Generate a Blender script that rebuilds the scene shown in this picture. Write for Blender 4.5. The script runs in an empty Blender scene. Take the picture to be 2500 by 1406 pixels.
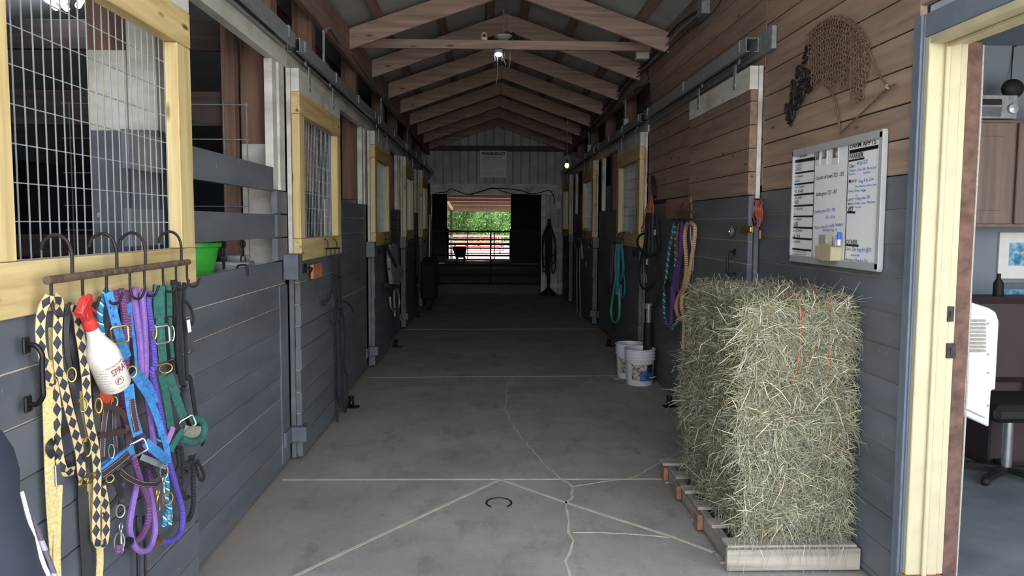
import bpy, math, random
from mathutils import Vector, Matrix
random.seed(7)
R = random.Random(11)
SC = bpy.context.scene
COL = SC.collection
V3 = Vector
# ------------------------------------------------------------------ camera
FPX = 1950.0
CAM = V3((0, 0, 1.6))
yaw, pitch, roll = math.atan(60/FPX), math.atan(156/FPX), math.radians(0.3)
Fd = V3((math.sin(yaw)*math.cos(pitch), math.cos(yaw)*math.cos(pitch), -math.sin(pitch)))
Rt0 = V3((math.cos(yaw), -math.sin(yaw), 0))
Up0 = Rt0.cross(Fd)
Rt = Rt0*math.cos(roll) + Up0*math.sin(roll)
Up = Up0*math.cos(roll) - Rt0*math.sin(roll)
cd = bpy.data.cameras.new('camera'); cam = bpy.data.objects.new('camera', cd); COL.objects.link(cam)
cd.sensor_width = 36; cd.lens = FPX/2500*36; cd.clip_start = .05; cd.clip_end = 400
m = Matrix((Rt, Up, -Fd)).transposed().to_4x4(); m.translation = CAM
cam.matrix_world = m; SC.camera = cam
def ray(px, py):
    return Fd + Rt*((px-1250)/FPX) - Up*((py-703)/FPX)
XL, XR = -1.315, 1.735
def PX(px, py, X):
    r = ray(px, py); return CAM + r*((X-CAM.x)/r.x)
def PL(px, py, d=0.0): return PX(px, py, XL+d)      # a point of the left wall, d metres into the aisle
def PR(px, py, d=0.0): return PX(px, py, XR-d)      # the same on the right wall
def PY(px, py, Y):
    r = ray(px, py); return CAM + r*(Y/r.y)
def PF(px, py, z=0.0):
    r = ray(px, py); return CAM + r*((z-CAM.z)/r.z)
# ------------------------------------------------------------------ materials
def lin(c):
    if isinstance(c, str):
        c = [int(c[i:i+2], 16)/255 for i in (0, 2, 4)]
    return tuple((x/12.92 if x <= .04045 else ((x+.055)/1.055)**2.4) for x in c[:3]) + (1,)
MATS = {}
class NT:
    def __init__(s, name):
        s.m = bpy.data.materials.new(name); s.m.use_nodes = True
        s.t = s.m.node_tree; s.n = s.t.nodes; s.b = s.n['Principled BSDF']
    def new(s, t, **k):
        n = s.n.new(t)
        for a, v in k.items(): setattr(n, a, v)
        return n
    def link(s, a, b): s.t.links.new(a, b)
    def math(s, op, a, b=None, c=None):
        n = s.new('ShaderNodeMath', operation=op)
        for i, v in enumerate((a, b, c)):
            if v is None: continue
            if isinstance(v, (int, float)): n.inputs[i].default_value = v
            else: s.link(v, n.inputs[i])
        return n.outputs[0]
    def mix(s, f, a, b):
        n = s.new('ShaderNodeMix', data_type='RGBA')
        for i, v in ((0, f), (6, a), (7, b)):
            if isinstance(v, (int, float, tuple)): n.inputs[i].default_value = v
            else: s.link(v, n.inputs[i])
        return n.outputs[2]
    def coord(s, scale=(1, 1, 1), island=9.0, out='Object'):
        tc = s.new('ShaderNodeTexCoord'); o = tc.outputs[out]
        if island:
            g = s.new('ShaderNodeNewGeometry')
            v = s.new('ShaderNodeVectorMath', operation='MULTIPLY_ADD')
            s.link(g.outputs['Random Per Island'], v.inputs[0]); v.inputs[1].default_value = (island, island*1.7, island*.6)
            s.link(o, v.inputs[2]); o = v.outputs[0]
        mp = s.new('ShaderNodeMapping'); mp.inputs['Scale'].default_value = scale
        s.link(o, mp.inputs['Vector']); return mp.outputs[0]
    def noise(s, vec, scale=1.0, detail=4, rough=.55, dist=0.0):
        n = s.new('ShaderNodeTexNoise'); n.inputs['Scale'].default_value = scale
        n.inputs['Detail'].default_value = detail; n.inputs['Roughness'].default_value = rough; n.inputs['Distortion'].default_value = dist
        s.link(vec, n.inputs['Vector']); return n.outputs[0]
    def ramp(s, f, stops):
        n = s.new('ShaderNodeValToRGB'); e = n.color_ramp.elements
        while len(e) < len(stops): e.new(.5)
        for i, (p, c) in enumerate(stops):
            e[i].position = p; e[i].color = c if isinstance(c, tuple) and len(c) == 4 else (c, c, c, 1)
        s.link(f, n.inputs[0]); return n.outputs[0]
    def island(s):
        return s.new('ShaderNodeNewGeometry').outputs['Random Per Island']
    def bump(s, h, st=.3, dist=.01):
        b = s.new('ShaderNodeBump'); b.inputs['Strength'].default_value = st; b.inputs['Distance'].default_value = dist
        s.link(h, b.inputs['Height']); s.link(b.outputs[0], s.b.inputs['Normal'])
    def set(s, col=None, rough=None, metal=None):
        if col is not None:
            if isinstance(col, tuple): s.b.inputs['Base Color'].default_value = col
            else: s.link(col, s.b.inputs['Base Color'])
        if rough is not None: s.b.inputs['Roughness'].default_value = rough
        if metal is not None: s.b.inputs['Metallic'].default_value = metal
def plain(name, c, rough=.6, metal=0, var=.12, scale=14, bump=0):
    k = NT(name); c = lin(c)
    f = k.noise(k.coord(island=3), scale, 4)
    d = tuple(x*(1-var*1.6) for x in c[:3])+(1,); l = tuple(min(1, x*(1+var)) for x in c[:3])+(1,)
    k.set(k.ramp(f, [(.3, d), (.7, l)]), rough, metal)
    if bump: k.bump(f, bump, .004)
    MATS[name] = k.m; return k.m
def wood(name, c1, c2, axis='z', rough=.7, knots=None, var=.35, bump=.25, dust=None):
    k = NT(name); c1, c2 = lin(c1), lin(c2)
    fine = [26, 26, 26]; i = 'xyz'.index(axis); fine[i] = 1.1
    v = k.coord(tuple(fine)); g = k.noise(v, 1.0, 5, .6, .4)
    wide = [7, 7, 7]; wide[i] = .55
    g2 = k.noise(k.coord(tuple(wide)), 1.0, 3, .5, .6)
    rings = k.math('PINGPONG', k.math('MULTIPLY', g2, 8.0), 1.0)
    g3 = k.math('ADD', k.math('MULTIPLY', g, .8), k.math('MULTIPLY', rings, .2))
    col = k.ramp(g3, [(.25, c2), (.62, c1)])
    isl = k.island()
    hs = k.new('ShaderNodeHueSaturation'); k.link(col, hs.inputs['Color'])
    k.link(k.math('MULTIPLY_ADD', isl, var, 1-var/2), hs.inputs['Value']); col = hs.outputs[0]
    if knots:
        vo = k.new('ShaderNodeTexVoronoi'); vo.inputs['Scale'].default_value = 1.0
        sc = [9, 9, 9]; sc[i] = 2.6
        k.link(k.coord(tuple(sc)), vo.inputs['Vector'])
        kn = k.ramp(vo.outputs['Distance'], [(.05, 1.0), (.13, 0.0)])
        col = k.mix(kn, col, lin(knots))
    if dust:
        n = k.noise(k.coord((3, 3, 3), 0), 1.0, 6, .65)
        col = k.mix(k.ramp(n, [(.46, 0.0), (.68, .55)]), col, lin(dust))
    k.set(col, rough); k.bump(g3, bump, .004)
    MATS[name] = k.m; return k.m
def painted(name, c, dirt, rough=.55, scratch=True, amt=.5):
    k = NT(name); c = lin(c)
    lo = tuple(x*.72 for x in c[:3])+(1,); hi = tuple(min(1, x*1.15) for x in c[:3])+(1,)
    base = k.ramp(k.noise(k.coord((2, 1, 5)), 1.5, 5), [(.3, lo), (.7, hi)])
    n = k.noise(k.coord((2.2, 1.6, 3.4), 0), 1.0, 7, .7)
    col = k.mix(k.ramp(n, [(.5, 0.0), (.75, amt)]), base, lin(dirt))
    if scratch:
        s = k.noise(k.coord((60, 60, 14), 0), 1.0, 3, .6)
        a = k.noise(k.coord((3, 3, 3), 0), 1.0, 2)
        f = k.math('MULTIPLY', k.ramp(s, [(.69, 0.0), (.72, 1.0)]), k.ramp(a, [(.5, 0.0), (.62, .8)]))
        col = k.mix(f, col, lin('b9bcbc'))
    k.set(col, rough); k.bump(k.noise(k.coord((30, 5, 30)), 1.0, 3), .12, .003)
    MATS[name] = k.m; return k.m
def emis(name, c, st):
    k = NT(name); k.b.inputs['Base Color'].default_value = lin(c); k.b.inputs['Emission Color'].default_value = lin(c)
    k.b.inputs['Emission Strength'].default_value = st; MATS[name] = k.m; return k.m
painted('slate', '62676f', '70695f')
painted('slate_door', '61666e', '6e675d')
painted('white_paint', 'cdccc4', '6b5f50', scratch=False, amt=.75)
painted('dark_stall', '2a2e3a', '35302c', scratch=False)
wood('cedar', '98806f', '746055', 'y', .8, knots='4a3024', dust='8f7d6e', var=.3)
wood('cedar_door', '8f7766', '6c574c', 'y', .8, knots='4a3024', dust='85756a', var=.3)
wood('brown_block', '86634f', '5c4235', 'y', .8)
wood('dark_wood_x', '453a37', '2a2423', 'x', .9)
wood('pine_z', 'cfbb88', 'ab8f5c', 'z', .6, knots='6e4524', var=.2)
wood('pine_y', 'ccb884', 'a58a58', 'y', .6, knots='6e4524', var=.2)
wood('old_wood_x', 'ab958b', '847168', 'x', .85, knots='5a4238', var=.25)
wood('old_wood_y', '94786d', '6b544c', 'y', .85)
wood('old_wood_z', '7a5f52', '4d3a32', 'z', .85, knots='35211a')
wood('grey_wood_x', 'a39a8c', '6e675d', 'x', .85)
wood('grey_wood_y', '8d857a', '5e574e', 'y', .85)
wood('orange_wood', 'b5764b', '7e4a2c', 'y', .7)
wood('dark_wood_y', '5c504a', '3a322e', 'y', .9)
wood('cabinet_wood', '77655b', '5c4c44', 'z', .5, var=.1)
plain('galv', '8f9597', .42, .35, .18, 30)
plain('alu', 'b4b8b8', .4, .2, .05)
plain('seam_grey', '8b877d', .95)
plain('wire_galv', 'b7bdbf', .4, .5, .08)
plain('wire_dark', '4a4c50', .5, .6)
plain('black_metal', '1d1d20', .4, .5)
plain('rust', '6e594c', .8, .3, .35, 40, .3)
plain('dark_rust', '332c2c', .6, .5, .3, 40, .3)
plain('silver', 'c8cac8', .25, .9)
plain('brass', 'c9ab5c', .3, .9)
plain('seam', 'cabfaa', .95)
plain('seam_dark', '17181c', .95)
plain('white_plastic', 'd3d6da', .4, 0, .06)
plain('grey_box', '5c626b', .5)
plain('roof_sheet', 'b9bcbf', .6, 0, .12, 3)
plain('ridge_sheet', 'b9c3c9', .5)
plain('gable_sheet', 'aeb3ae', .6, 0, .15, 3)
plain('cream', 'b0a889', .55, 0, .07, 9)
plain('casing_blue', '66707e', .5, 0, .08)
plain('red_plastic', 'c23a35', .35)
plain('green_plastic', '3bab3a', .4, 0, .08)
plain('tub_grey', '8f969c', .5)
plain('blue_web', '4285c4', .8, 0, .22, 60)
plain('brown_leather', '4a332f', .55)
plain('black_leather', '262427', .5, 0, .2)
plain('green_web', '2c6258', .85, 0, .2, 60)
plain('yellow_web', 'd3c184', .9, 0, .15, 120, .4)
plain('lilac', '8d67b4', .8, 0, .15, 90)
plain('plum', '70467a', .85, 0, .2, 120, .4)
plain('pink_lilac', 'b278b4', .8)
plain('orange_tag', 'cc4b2f', .8)
plain('orange_twine', 'c96a55', .85)
plain('black_rope', '26262a', .85, 0, .3, 90, .5)
plain('grey_rope', '9b958c', .9, 0, .15, 90, .4)
plain('teal_rope', '2f7d8a', .85, 0, .2, 90)
plain('aqua_rope', '4aa396', .85, 0, .2, 90)
plain('purple_rope', '5f417f', .85, 0, .2, 90)
plain('navy_cloth', '232834', .9, 0, .15, 8)
plain('dirt', '7b7266', .95, 0, .3, 6, .6)
plain('sand', 'c3b8a4', .95, 0, .12, 2)
plain('ink_black', '17181c', .6, 0, 0)
plain('ink_blue', '2c63b8', .6, 0, 0)
plain('ink_grey', '4a4c50', .6, 0, 0)
plain('paper', 'd9dad6', .6, 0, .04)
plain('room_wall', '7b8590', .7, 0, .12, 2)
plain('room_floor', '6f7376', .8, 0, .2, 3)
plain('barrier_black', '0c0c0d', .7)
plain('maroon', '332428', .6)
plain('hill_green', '42632c', .9, 0, .45, 1.5, .5)
plain('bark', '5c4b3e', .9)
plain('red_pipe', '9a4a42', .7)
plain('warn_red', '8d3b3b', .6, 0, 0)
emis('tube_light', 'eaf2ff', 8)
emis('led_light', 'dfe8ff', 22)
emis('bulb_light', 'ffa24a', 7)
plain('board_white', 'eef0f1', .35, 0, .02)
plain('stud', '5e453b', .85, 0, .3, 20)
def special():
    # spiral rope in two or three colours (UV: x round, y metres along)
    def rope(name, cols, pitch=.03, turns=1.0):
        k = NT(name); uv = k.new('ShaderNodeTexCoord').outputs['UV']
        s = k.new('ShaderNodeSeparateXYZ'); k.link(uv, s.inputs[0])
        f = k.math('FRACT', k.math('ADD', k.math('MULTIPLY', s.outputs[0], turns), k.math('MULTIPLY', s.outputs[1], 1/pitch)))
        n = k.new('ShaderNodeValToRGB'); n.color_ramp.interpolation = 'CONSTANT'; e = n.color_ramp.elements
        while len(e) < len(cols): e.new(.5)
        for i, c in enumerate(cols): e[i].position = i/len(cols); e[i].color = lin(c)
        k.link(f, n.inputs[0]); k.set(n.outputs[0], .85)
        k.bump(k.math('SINE', k.math('MULTIPLY', f, 12.56)), .5, .002); MATS[name] = k.m
    rope('rope_teal_mix', ['2a8ea0', '16181c', '2a8ea0', 'c9b79a', '2a8ea0', '20303a'], .06)
    rope('rope_tan', ['d0ae80', '6d3f4a', 'd6b98c', 'c9a070'], .016)
    rope('rope_violet', ['5a4cae', '6f5cc0', '473d94', '6f5cc0'], .012, 2.0)
    rope('rope_plum', ['7c4a80', '68406e', '8b5a8e', '5c3862'], .012)
    rope('rope_blue_white', ['2f6fb8', '29a08a', '2a4f9c', 'd6e0e2', '2fb09a', '2f6fb8'], .03)
    rope('rope_rust', ['8b4a4a', '6e3b3c', '9a5a54', '5a3034'], .014)
    rope('rope_black', ['1c1c20', '2e2e33', '222226', '39393e'], .014)
    # laced strap: dark diamonds down a tan strap
    k = NT('diamond_strap'); uv = k.new('ShaderNodeTexCoord').outputs['UV']
    s = k.new('ShaderNodeSeparateXYZ'); k.link(uv, s.inputs[0])
    a = k.math('ABSOLUTE', k.math('SUBTRACT', s.outputs[0], .5))
    fr = k.math('ABSOLUTE', k.math('SUBTRACT', k.math('FRACT', k.math('MULTIPLY', s.outputs[1], 1/.042)), .5))
    t = k.math('ADD', k.math('MULTIPLY', a, 2.0), k.math('MULTIPLY', fr, 2.0))
    f = k.math('LESS_THAN', t, 1.0)
    k.set(k.mix(f, lin('cdb583'), lin('2b3038')), .7); k.bump(t, .4, .003); MATS['diamond_strap'] = k.m
    # stitched leather patch
    k = NT('stitched_leather'); uv = k.new('ShaderNodeTexCoord').outputs['UV']
    s = k.new('ShaderNodeSeparateXYZ'); k.link(uv, s.inputs[0])
    a = k.math('ABSOLUTE', k.math('SUBTRACT', s.outputs[0], .5))
    band = k.math('MULTIPLY', k.math('GREATER_THAN', a, .36), k.math('LESS_THAN', a, .42))
    dash = k.math('GREATER_THAN', k.math('FRACT', k.math('MULTIPLY', s.outputs[1], 1/.006)), .4)
    k.set(k.mix(k.math('MULTIPLY', band, dash), lin('3d2a2e'), lin('d8cfc0')), .6); MATS['stitched_leather'] = k.m
    # concrete
    k = NT('concrete')
    n1 = k.noise(k.coord((1, 1, 1), 0), 1.6, 8, .65); n2 = k.noise(k.coord((1, 1, 1), 0), 45, 3, .6); n3 = k.noise(k.coord((1, .45, 1), 0), 5, 6, .75)
    c = k.ramp(n1, [(.3, lin('8c877f')), (.7, lin('aba69e'))])
    c = k.mix(k.ramp(n3, [(.52, 0.0), (.72, .75)]), c, lin('746f69'))
    c = k.mix(k.ramp(n2, [(.62, 0.0), (.72, .5)]), c, lin('bcb8ae'))
    tc = k.new('ShaderNodeTexCoord'); s = k.new('ShaderNodeSeparateXYZ'); k.link(tc.outputs['Object'], s.inputs[0])
    ed = k.math('ABSOLUTE', k.math('SUBTRACT', s.outputs[0], .21))
    ed = k.math('ADD', ed, k.math('MULTIPLY', k.math('SUBTRACT', n1, .5), .9))
    c = k.mix(k.ramp(ed, [(.0, 0.0), (1, 0.0)]) if False else k.math('MULTIPLY', k.math('SMOOTH_MIN', k.math('MAXIMUM', k.math('MULTIPLY', k.math('SUBTRACT', ed, 1.2), 2.6), 0.0), 1.0, .1), .8), c, lin('9d9384'))
    k.set(c, .75); k.bump(k.math('ADD', n2, n3), .25, .004); MATS['concrete'] = k.m
    # hay blades and hay core
    k = NT('hay_blade')
    c = k.ramp(k.island(), [(0, lin('504c39')), (.28, lin('7f785c')), (.5, lin('a0977a')), (.7, lin('7c806a')), (.84, lin('929e92')), (.92, lin('beb596')), (1, lin('e6dec2'))])
    k.set(c, .7); MATS['hay_blade'] = k.m
    k = NT('hay_core')
    c = k.ramp(k.noise(k.coord((1, 1, 1), 0), 60, 5, .7, 2), [(.3, lin('2f2c1e')), (.55, lin('6b6648')), (.75, lin('94906e'))])
    k.set(c, .9); MATS['hay_core'] = k.m
    k = NT('leaf')
    c = k.ramp(k.island(), [(0, lin('2c4c1e')), (.5, lin('4b752e')), (1, lin('7d9f50'))])
    k.set(c, .6); MATS['leaf'] = k.m
    k = NT('bottle_plastic'); k.set(lin('e3ddd2'), .35); k.b.inputs['Subsurface Weight'].default_value = .2
    k.b.inputs['Subsurface Radius'].default_value = (.02, .02, .02); MATS['bottle_plastic'] = k.m
    # plaid lining
    k = NT('plaid'); v = k.coord((1, 1, 1), 0); s = k.new('ShaderNodeSeparateXYZ'); k.link(v, s.inputs[0])
    a = k.math('GREATER_THAN', k.math('FRACT', k.math('MULTIPLY', s.outputs[1], 14)), .7)
    b = k.math('GREATER_THAN', k.math('FRACT', k.math('MULTIPLY', s.outputs[2], 14)), .7)
    k.set(k.mix(k.math('MULTIPLY', k.math('ADD', a, b), .5), lin('5d5560'), lin('c9c6cf')), .9); MATS['plaid'] = k.m
    # fly mask mesh cloth
    k = NT('quilt'); v = k.coord((1, 1, 1), 0); s = k.new('ShaderNodeSeparateXYZ'); k.link(v, s.inputs[0])
    a = k.math('GREATER_THAN', k.math('FRACT', k.math('MULTIPLY', k.math('ADD', s.outputs[1], s.outputs[2]), 12)), .93)
    b = k.math('GREATER_THAN', k.math('FRACT', k.math('MULTIPLY', k.math('SUBTRACT', s.outputs[1], s.outputs[2]), 12)), .93)
    k.set(k.mix(k.math('MAXIMUM', a, b), lin('8f8b90'), lin('3c3a42')), .9); MATS['quilt'] = k.m
    # photo prints
    for nm, cs in (('print_dark', ['2a2b2d', '77787a', 'c9c9c6']), ('print_blue', ['27628a', '5d9bbb', 'b9cdd3']), ('print_brown', ['3a3330', '8b7a66', 'cfc8bb'])):
        k = NT(nm); c = k.ramp(k.noise(k.coord((1, 1, 1), 5), 22, 5, .6), [(.35, lin(cs[0])), (.5, lin(cs[1])), (.66, lin(cs[2]))]); k.set(c, .5); MATS[nm] = k.m
    k = NT('bucket_label'); n = k.noise(k.coord((1, 1, 1), 0), 40, 6, .75)
    k.set(k.ramp(n, [(.38, lin('3a3633')), (.5, lin('b4aa97')), (.62, lin('cfc9bc'))]), .7); MATS['bucket_label'] = k.m
special()
# ------------------------------------------------------------------ mesh builder
WORLD = {}
def cr(pts, n=8):
    """catmull-rom through the points"""
    pts = [V3(p) for p in pts]
    if len(pts) < 3: return pts
    out = []
    P = [pts[0]*2-pts[1]] + pts + [pts[-1]*2-pts[-2]]
    for i in range(1, len(P)-2):
        a, b, c, d = P[i-1:i+3]
        for j in range(n):
            t = j/n
            out.append(.5*((2*b)+(c-a)*t+(2*a-5*b+4*c-d)*t*t+(3*b-a-3*c+d)*t*t*t))
    out.append(pts[-1]); return out
class MB:
    def __init__(s): s.v, s.f, s.uv, s.mi, s.smooth = [], [], [], [], False
    def add(s, vs, fs, uvs=None, mi=0):
        o = len(s.v); s.v += [V3(v) for v in vs]
        for i, f in enumerate(fs):
            s.f.append(tuple(o+k for k in f)); s.uv.append(uvs[i] if uvs else None); s.mi.append(mi)
        return s
    def box(s, x0, x1, y0, y1, z0, z1, mi=0):
        x0, x1 = sorted((x0, x1)); y0, y1 = sorted((y0, y1)); z0, z1 = sorted((z0, z1))
        vs = [(x, y, z) for z in (z0, z1) for y in (y0, y1) for x in (x0, x1)]
        return s.add(vs, [(0, 2, 3, 1), (4, 5, 7, 6), (0, 1, 5, 4), (2, 6, 7, 3), (0, 4, 6, 2), (1, 3, 7, 5)], mi=mi)
    def bar(s, a, b, w, h, up=(0, 0, 1), mi=0):
        a, b = V3(a), V3(b); t = (b-a).normalized(); r = t.cross(V3(up)).normalized(); u = r.cross(t)
        vs = [p+r*(w/2*i)+u*(h/2*j) for p in (a, b) for i, j in ((-1, -1), (1, -1), (1, 1), (-1, 1))]
        return s.add(vs, [(0, 1, 2, 3), (7, 6, 5, 4), (0, 4, 5, 1), (1, 5, 6, 2), (2, 6, 7, 3), (3, 7, 4, 0)], mi=mi)
    def tube(s, pts, r, n=8, closed=False, sm=6, mi=0, caps=True):
        if closed and sm:
            pts = [V3(p) for p in pts]; k = len(pts); ext = cr(pts[-2:]+pts+pts[:2], sm); pts = ext[2*sm:(2+k)*sm]
        elif sm: pts = cr(pts, sm)
        pts = [V3(p) for p in pts]; N = len(pts)
        L = 0; rings = []; ref = None
        for i, p in enumerate(pts):
            a = pts[(i-1) % N] if (closed or i > 0) else p; b = pts[(i+1) % N] if (closed or i < N-1) else p
            t = b-a
            if t.length < 1e-9: t = V3((0, 0, 1))
            t.normalize()
            if ref is None:
                ref = t.orthogonal().normalized()
            ref = (ref - t*ref.dot(t))
            if ref.length < 1e-6: ref = t.orthogonal()
            ref.normalize(); bi = t.cross(ref)
            if i: L += (p-pts[i-1]).length
            rr = r(i/(N-1)) if callable(r) else r
            rings.append(([p+(ref*math.cos(2*math.pi*j/n)+bi*math.sin(2*math.pi*j/n))*rr for j in range(n)], L))
        vs = [q for rg, _ in rings for q in rg]; fs = []; uvs = []
        M = N if closed else N-1
        for i in range(M):
            i2 = (i+1) % N; l0 = rings[i][1]; l1 = rings[i2][1] if i2 else l0+(pts[0]-pts[-1]).length
            for j in range(n):
                j2 = (j+1) % n
                fs.append((i*n+j, i*n+j2, i2*n+j2, i2*n+j)); uvs.append(((j/n, l0), ((j+1)/n, l0), ((j+1)/n, l1), (j/n, l1)))
        if not closed and caps:
            fs.append(tuple(range(n-1, -1, -1))); uvs.append(None)
            fs.append(tuple((N-1)*n+j for j in range(n))); uvs.append(None)
        s.smooth = True
        return s.add(vs, fs, uvs, mi)
    def strap(s, pts, w, th=.003, nrm=(1, 0, 0), sm=6, mi=0, twist=None):
        """flat strap along pts, width w in the plane perpendicular to nrm"""
        pts = cr(pts, sm) if sm else [V3(p) for p in pts]; N = len(pts); L = 0; vs = []; Ls = []
        for i, p in enumerate(pts):
            t = (pts[min(N-1, i+1)]-pts[max(0, i-1)])
            if t.length < 1e-9: t = V3((0, 0, -1))
            t.normalize(); nn = V3(nrm)
            if twist:
                nn = Matrix.Rotation(math.radians(twist(i/(N-1))), 3, t) @ nn
            wv = t.cross(nn).normalized(); nv = wv.cross(t).normalized()
            ww = w(i/(N-1)) if callable(w) else w
            if i: L += (p-pts[i-1]).length
            Ls.append(L)
            vs += [p-wv*ww/2-nv*th/2, p+wv*ww/2-nv*th/2, p+wv*ww/2+nv*th/2, p-wv*ww/2+nv*th/2]
        fs, uvs = [], []
        U = [(0, 1), (1, 1), (1, 0), (0, 0)]
        for i in range(N-1):
            for j in range(4):
                j2 = (j+1) % 4
                fs.append((i*4+j, i*4+j2, i*4+4+j2, i*4+4+j)); u0, u1 = U[j]
                uvs.append(((u0, Ls[i]), (u1, Ls[i]), (u1, Ls[i+1]), (u0, Ls[i+1])))
        fs += [(3, 2, 1, 0), tuple((N-1)*4+j for j in range(4))]; uvs += [None, None]
        return s.add(vs, fs, uvs, mi)
    def lathe(s, prof, base, axis=(0, 0, 1), n=24, mi=0, ref=None):
        """prof: list of (radius, height)"""
        base, ax = V3(base), V3(axis).normalized()
        e = (V3(ref)-ax*V3(ref).dot(ax)).normalized() if ref else ax.orthogonal().normalized(); g = ax.cross(e)
        vs = []; fs = []
        for r, h in prof:
            for j in range(n):
                a = 2*math.pi*j/n; vs.append(base+ax*h+(e*math.cos(a)+g*math.sin(a))*max(r, 1e-5))
        for i in range(len(prof)-1):
            for j in range(n):
                j2 = (j+1) % n; fs.append((i*n+j, i*n+j2, i*n+n+j2, i*n+n+j))
        s.smooth = True
        return s.add(vs, fs, mi=mi)
    def prism(s, poly, off, mi=0):
        """polygon (3-D points) pushed along off"""
        k = len(poly); a = [V3(p) for p in poly]; b = [p+V3(off) for p in a]
        fs = [tuple(range(k-1, -1, -1)), tuple(range(k, 2*k))] + [(i, (i+1) % k, k+(i+1) % k, k+i) for i in range(k)]
        return s.add(a+b, fs, mi=mi)
    def ball(s, c, r, n=10, sc=(1, 1, 1), mi=0):
        prof = [(math.sin(math.pi*i/n)*r, -math.cos(math.pi*i/n)*r) for i in range(n+1)]
        o = len(s.v); s.lathe(prof, (0, 0, 0), n=n+4, mi=mi)
        for i in range(o, len(s.v)):
            q = s.v[i]; s.v[i] = V3((q.x*sc[0], q.y*sc[1], q.z*sc[2]))+V3(c)
        return s
    def build(s, name, mat, parent=None, bevel=0.0, org=None):
        me = bpy.data.meshes.new(name)
        if parent is not None: o0 = WORLD[parent.name]
        elif org is not None: o0 = V3(org)
        else:
            xs = [v.x for v in s.v]; ys = [v.y for v in s.v]; zs = [v.z for v in s.v]
            o0 = V3(((min(xs)+max(xs))/2, (min(ys)+max(ys))/2, min(zs)))
        me.from_pydata([tuple(v-o0) for v in s.v], [], s.f)
        if any(u is not None for u in s.uv):
            ul = me.uv_layers.new(name='UVMap'); k = 0
            for f, u in zip(s.f, s.uv):
                for j in range(len(f)):
                    if u is not None: ul.data[k].uv = u[j]
                    k += 1
        ms = mat if isinstance(mat, (list, tuple)) else [mat]
        for x in ms: me.materials.append(MATS[x])
        if len(ms) > 1: me.polygons.foreach_set('material_index', s.mi)
        if s.smooth:
            me.polygons.foreach_set('use_smooth', [True]*len(me.polygons)); me.set_sharp_from_angle(angle=math.radians(38))
        me.update()
        o = bpy.data.objects.new(name, me); COL.objects.link(o)
        if parent is not None: o.parent = parent; WORLD[o.name] = o0
        else: o.location = o0; WORLD[o.name] = o0
        if bevel:
            b = o.modifiers.new('bevel', 'BEVEL'); b.width = bevel; b.segments = 1; b.limit_method = 'ANGLE'
        return o
def tag(o, label, cat, group=None, kind=None):
    o['label'] = label; o['category'] = cat
    if group: o['group'] = group
    if kind: o['kind'] = kind
    return o
def thing(name, loc, label, cat, group=None):
    o = bpy.data.objects.new(name, None); o.empty_display_size = .05; COL.objects.link(o); o.location = loc
    WORLD[o.name] = V3(loc); return tag(o, label, cat, group)
def struct(o): o['kind'] = 'structure'; return o
FONTC = {}
def text_mesh(mb, s, p0, xdir, up, width, height, mi=0, shear=0, warp=None, off=0):
    """letters laid flat: left end of the baseline at p0"""
    c = bpy.data.curves.new('t', 'FONT'); c.body = s; c.resolution_u = 2; c.shear = shear; c.offset = off
    o = bpy.data.objects.new('t', c); me = bpy.data.meshes.new_from_object(o)
    if not me.vertices: return
    xs = [v.co.x for v in me.vertices]; x0, x1 = min(xs), max(xs)
    sx = width/max(x1-x0, 1e-6); sy = height/.70
    if not warp: xd, ud = V3(xdir).normalized(), V3(up).normalized()
    vs = []
    for v in me.vertices:
        a, b = (v.co.x-x0)*sx, v.co.y*sy
        vs.append(warp(a, b) if warp else V3(p0)+xd*a+ud*b)
    mb.add(vs, [tuple(p.vertices) for p in me.polygons], mi=mi)
    bpy.data.objects.remove(o); bpy.data.curves.remove(c); bpy.data.meshes.remove(me)
# ------------------------------------------------------------------ room shell
PITCH = .147
YE = 18.3                                # end wall
def LX(d): return XL+d
def RX(d): return XR-d
floor = struct(MB().box(-1.75, 2.05, -.5, YE, -.15, 0).build('floor', 'concrete', org=(0, 0, 0)))
# joints and cracks of the concrete, thin dust-filled grooves lying on the slab
def crack(pts, w, jag=0, name='crack', mat='seam'):
    P = [PF(*p) for p in pts]; Q = []
    for a, b in zip(P, P[1:]):
        n = max(1, int((b-a).length/.06)) if jag else 1
        for i in range(n):
            q = a.lerp(b, i/n)
            if jag: q = q+V3((R.uniform(-jag, jag), R.uniform(-jag, jag), 0))
            Q.append(q)
    Q.append(P[-1]); Q = [V3((q.x, q.y, .0012)) for q in Q]
    Q = [V3((max(-1.29, min(1.70, q.x)), q.y, q.z)) for q in Q]
    mb = MB().strap(Q, (lambda t: w*(.6+.7*abs(math.sin(t*17)))) if jag else w, .0016, (0, 0, 1), sm=0)
    o = mb.build(name, mat, floor); return o
floorj = [([(690, 1171), (1700, 1169)], .018), ([(905, 921), (1660, 917)], .010), ([(985, 804), (1500, 803)], .008),
          ([(1218, 1172), (905, 1318), (690, 1420)], .017), ([(1222, 1171), (1385, 1228), (1640, 1310), (1742, 1348)], .017)]
for p, w in floorj: crack(p, w*1.25, 0, 'joint')
crack([(1255, 920), (1236, 945), (1238, 970), (1232, 1000), (1248, 1030), (1275, 1070), (1310, 1110), (1340, 1145), (1368, 1168)], .007, .006)
crack([(1372, 1170), (1398, 1188), (1396, 1215), (1382, 1226), (1388, 1262), (1390, 1300), (1400, 1320), (1388, 1350), (1382, 1370), (1392, 1406)], .012, .006)
crack([(1400, 1300), (1460, 1300), (1560, 1305), (1635, 1312)], .006, .002)
crack([(1400, 1188), (1450, 1180), (1550, 1165), (1600, 1135), (1670, 1100)], .006, .005)
c = PF(1218, 1228)
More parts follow.
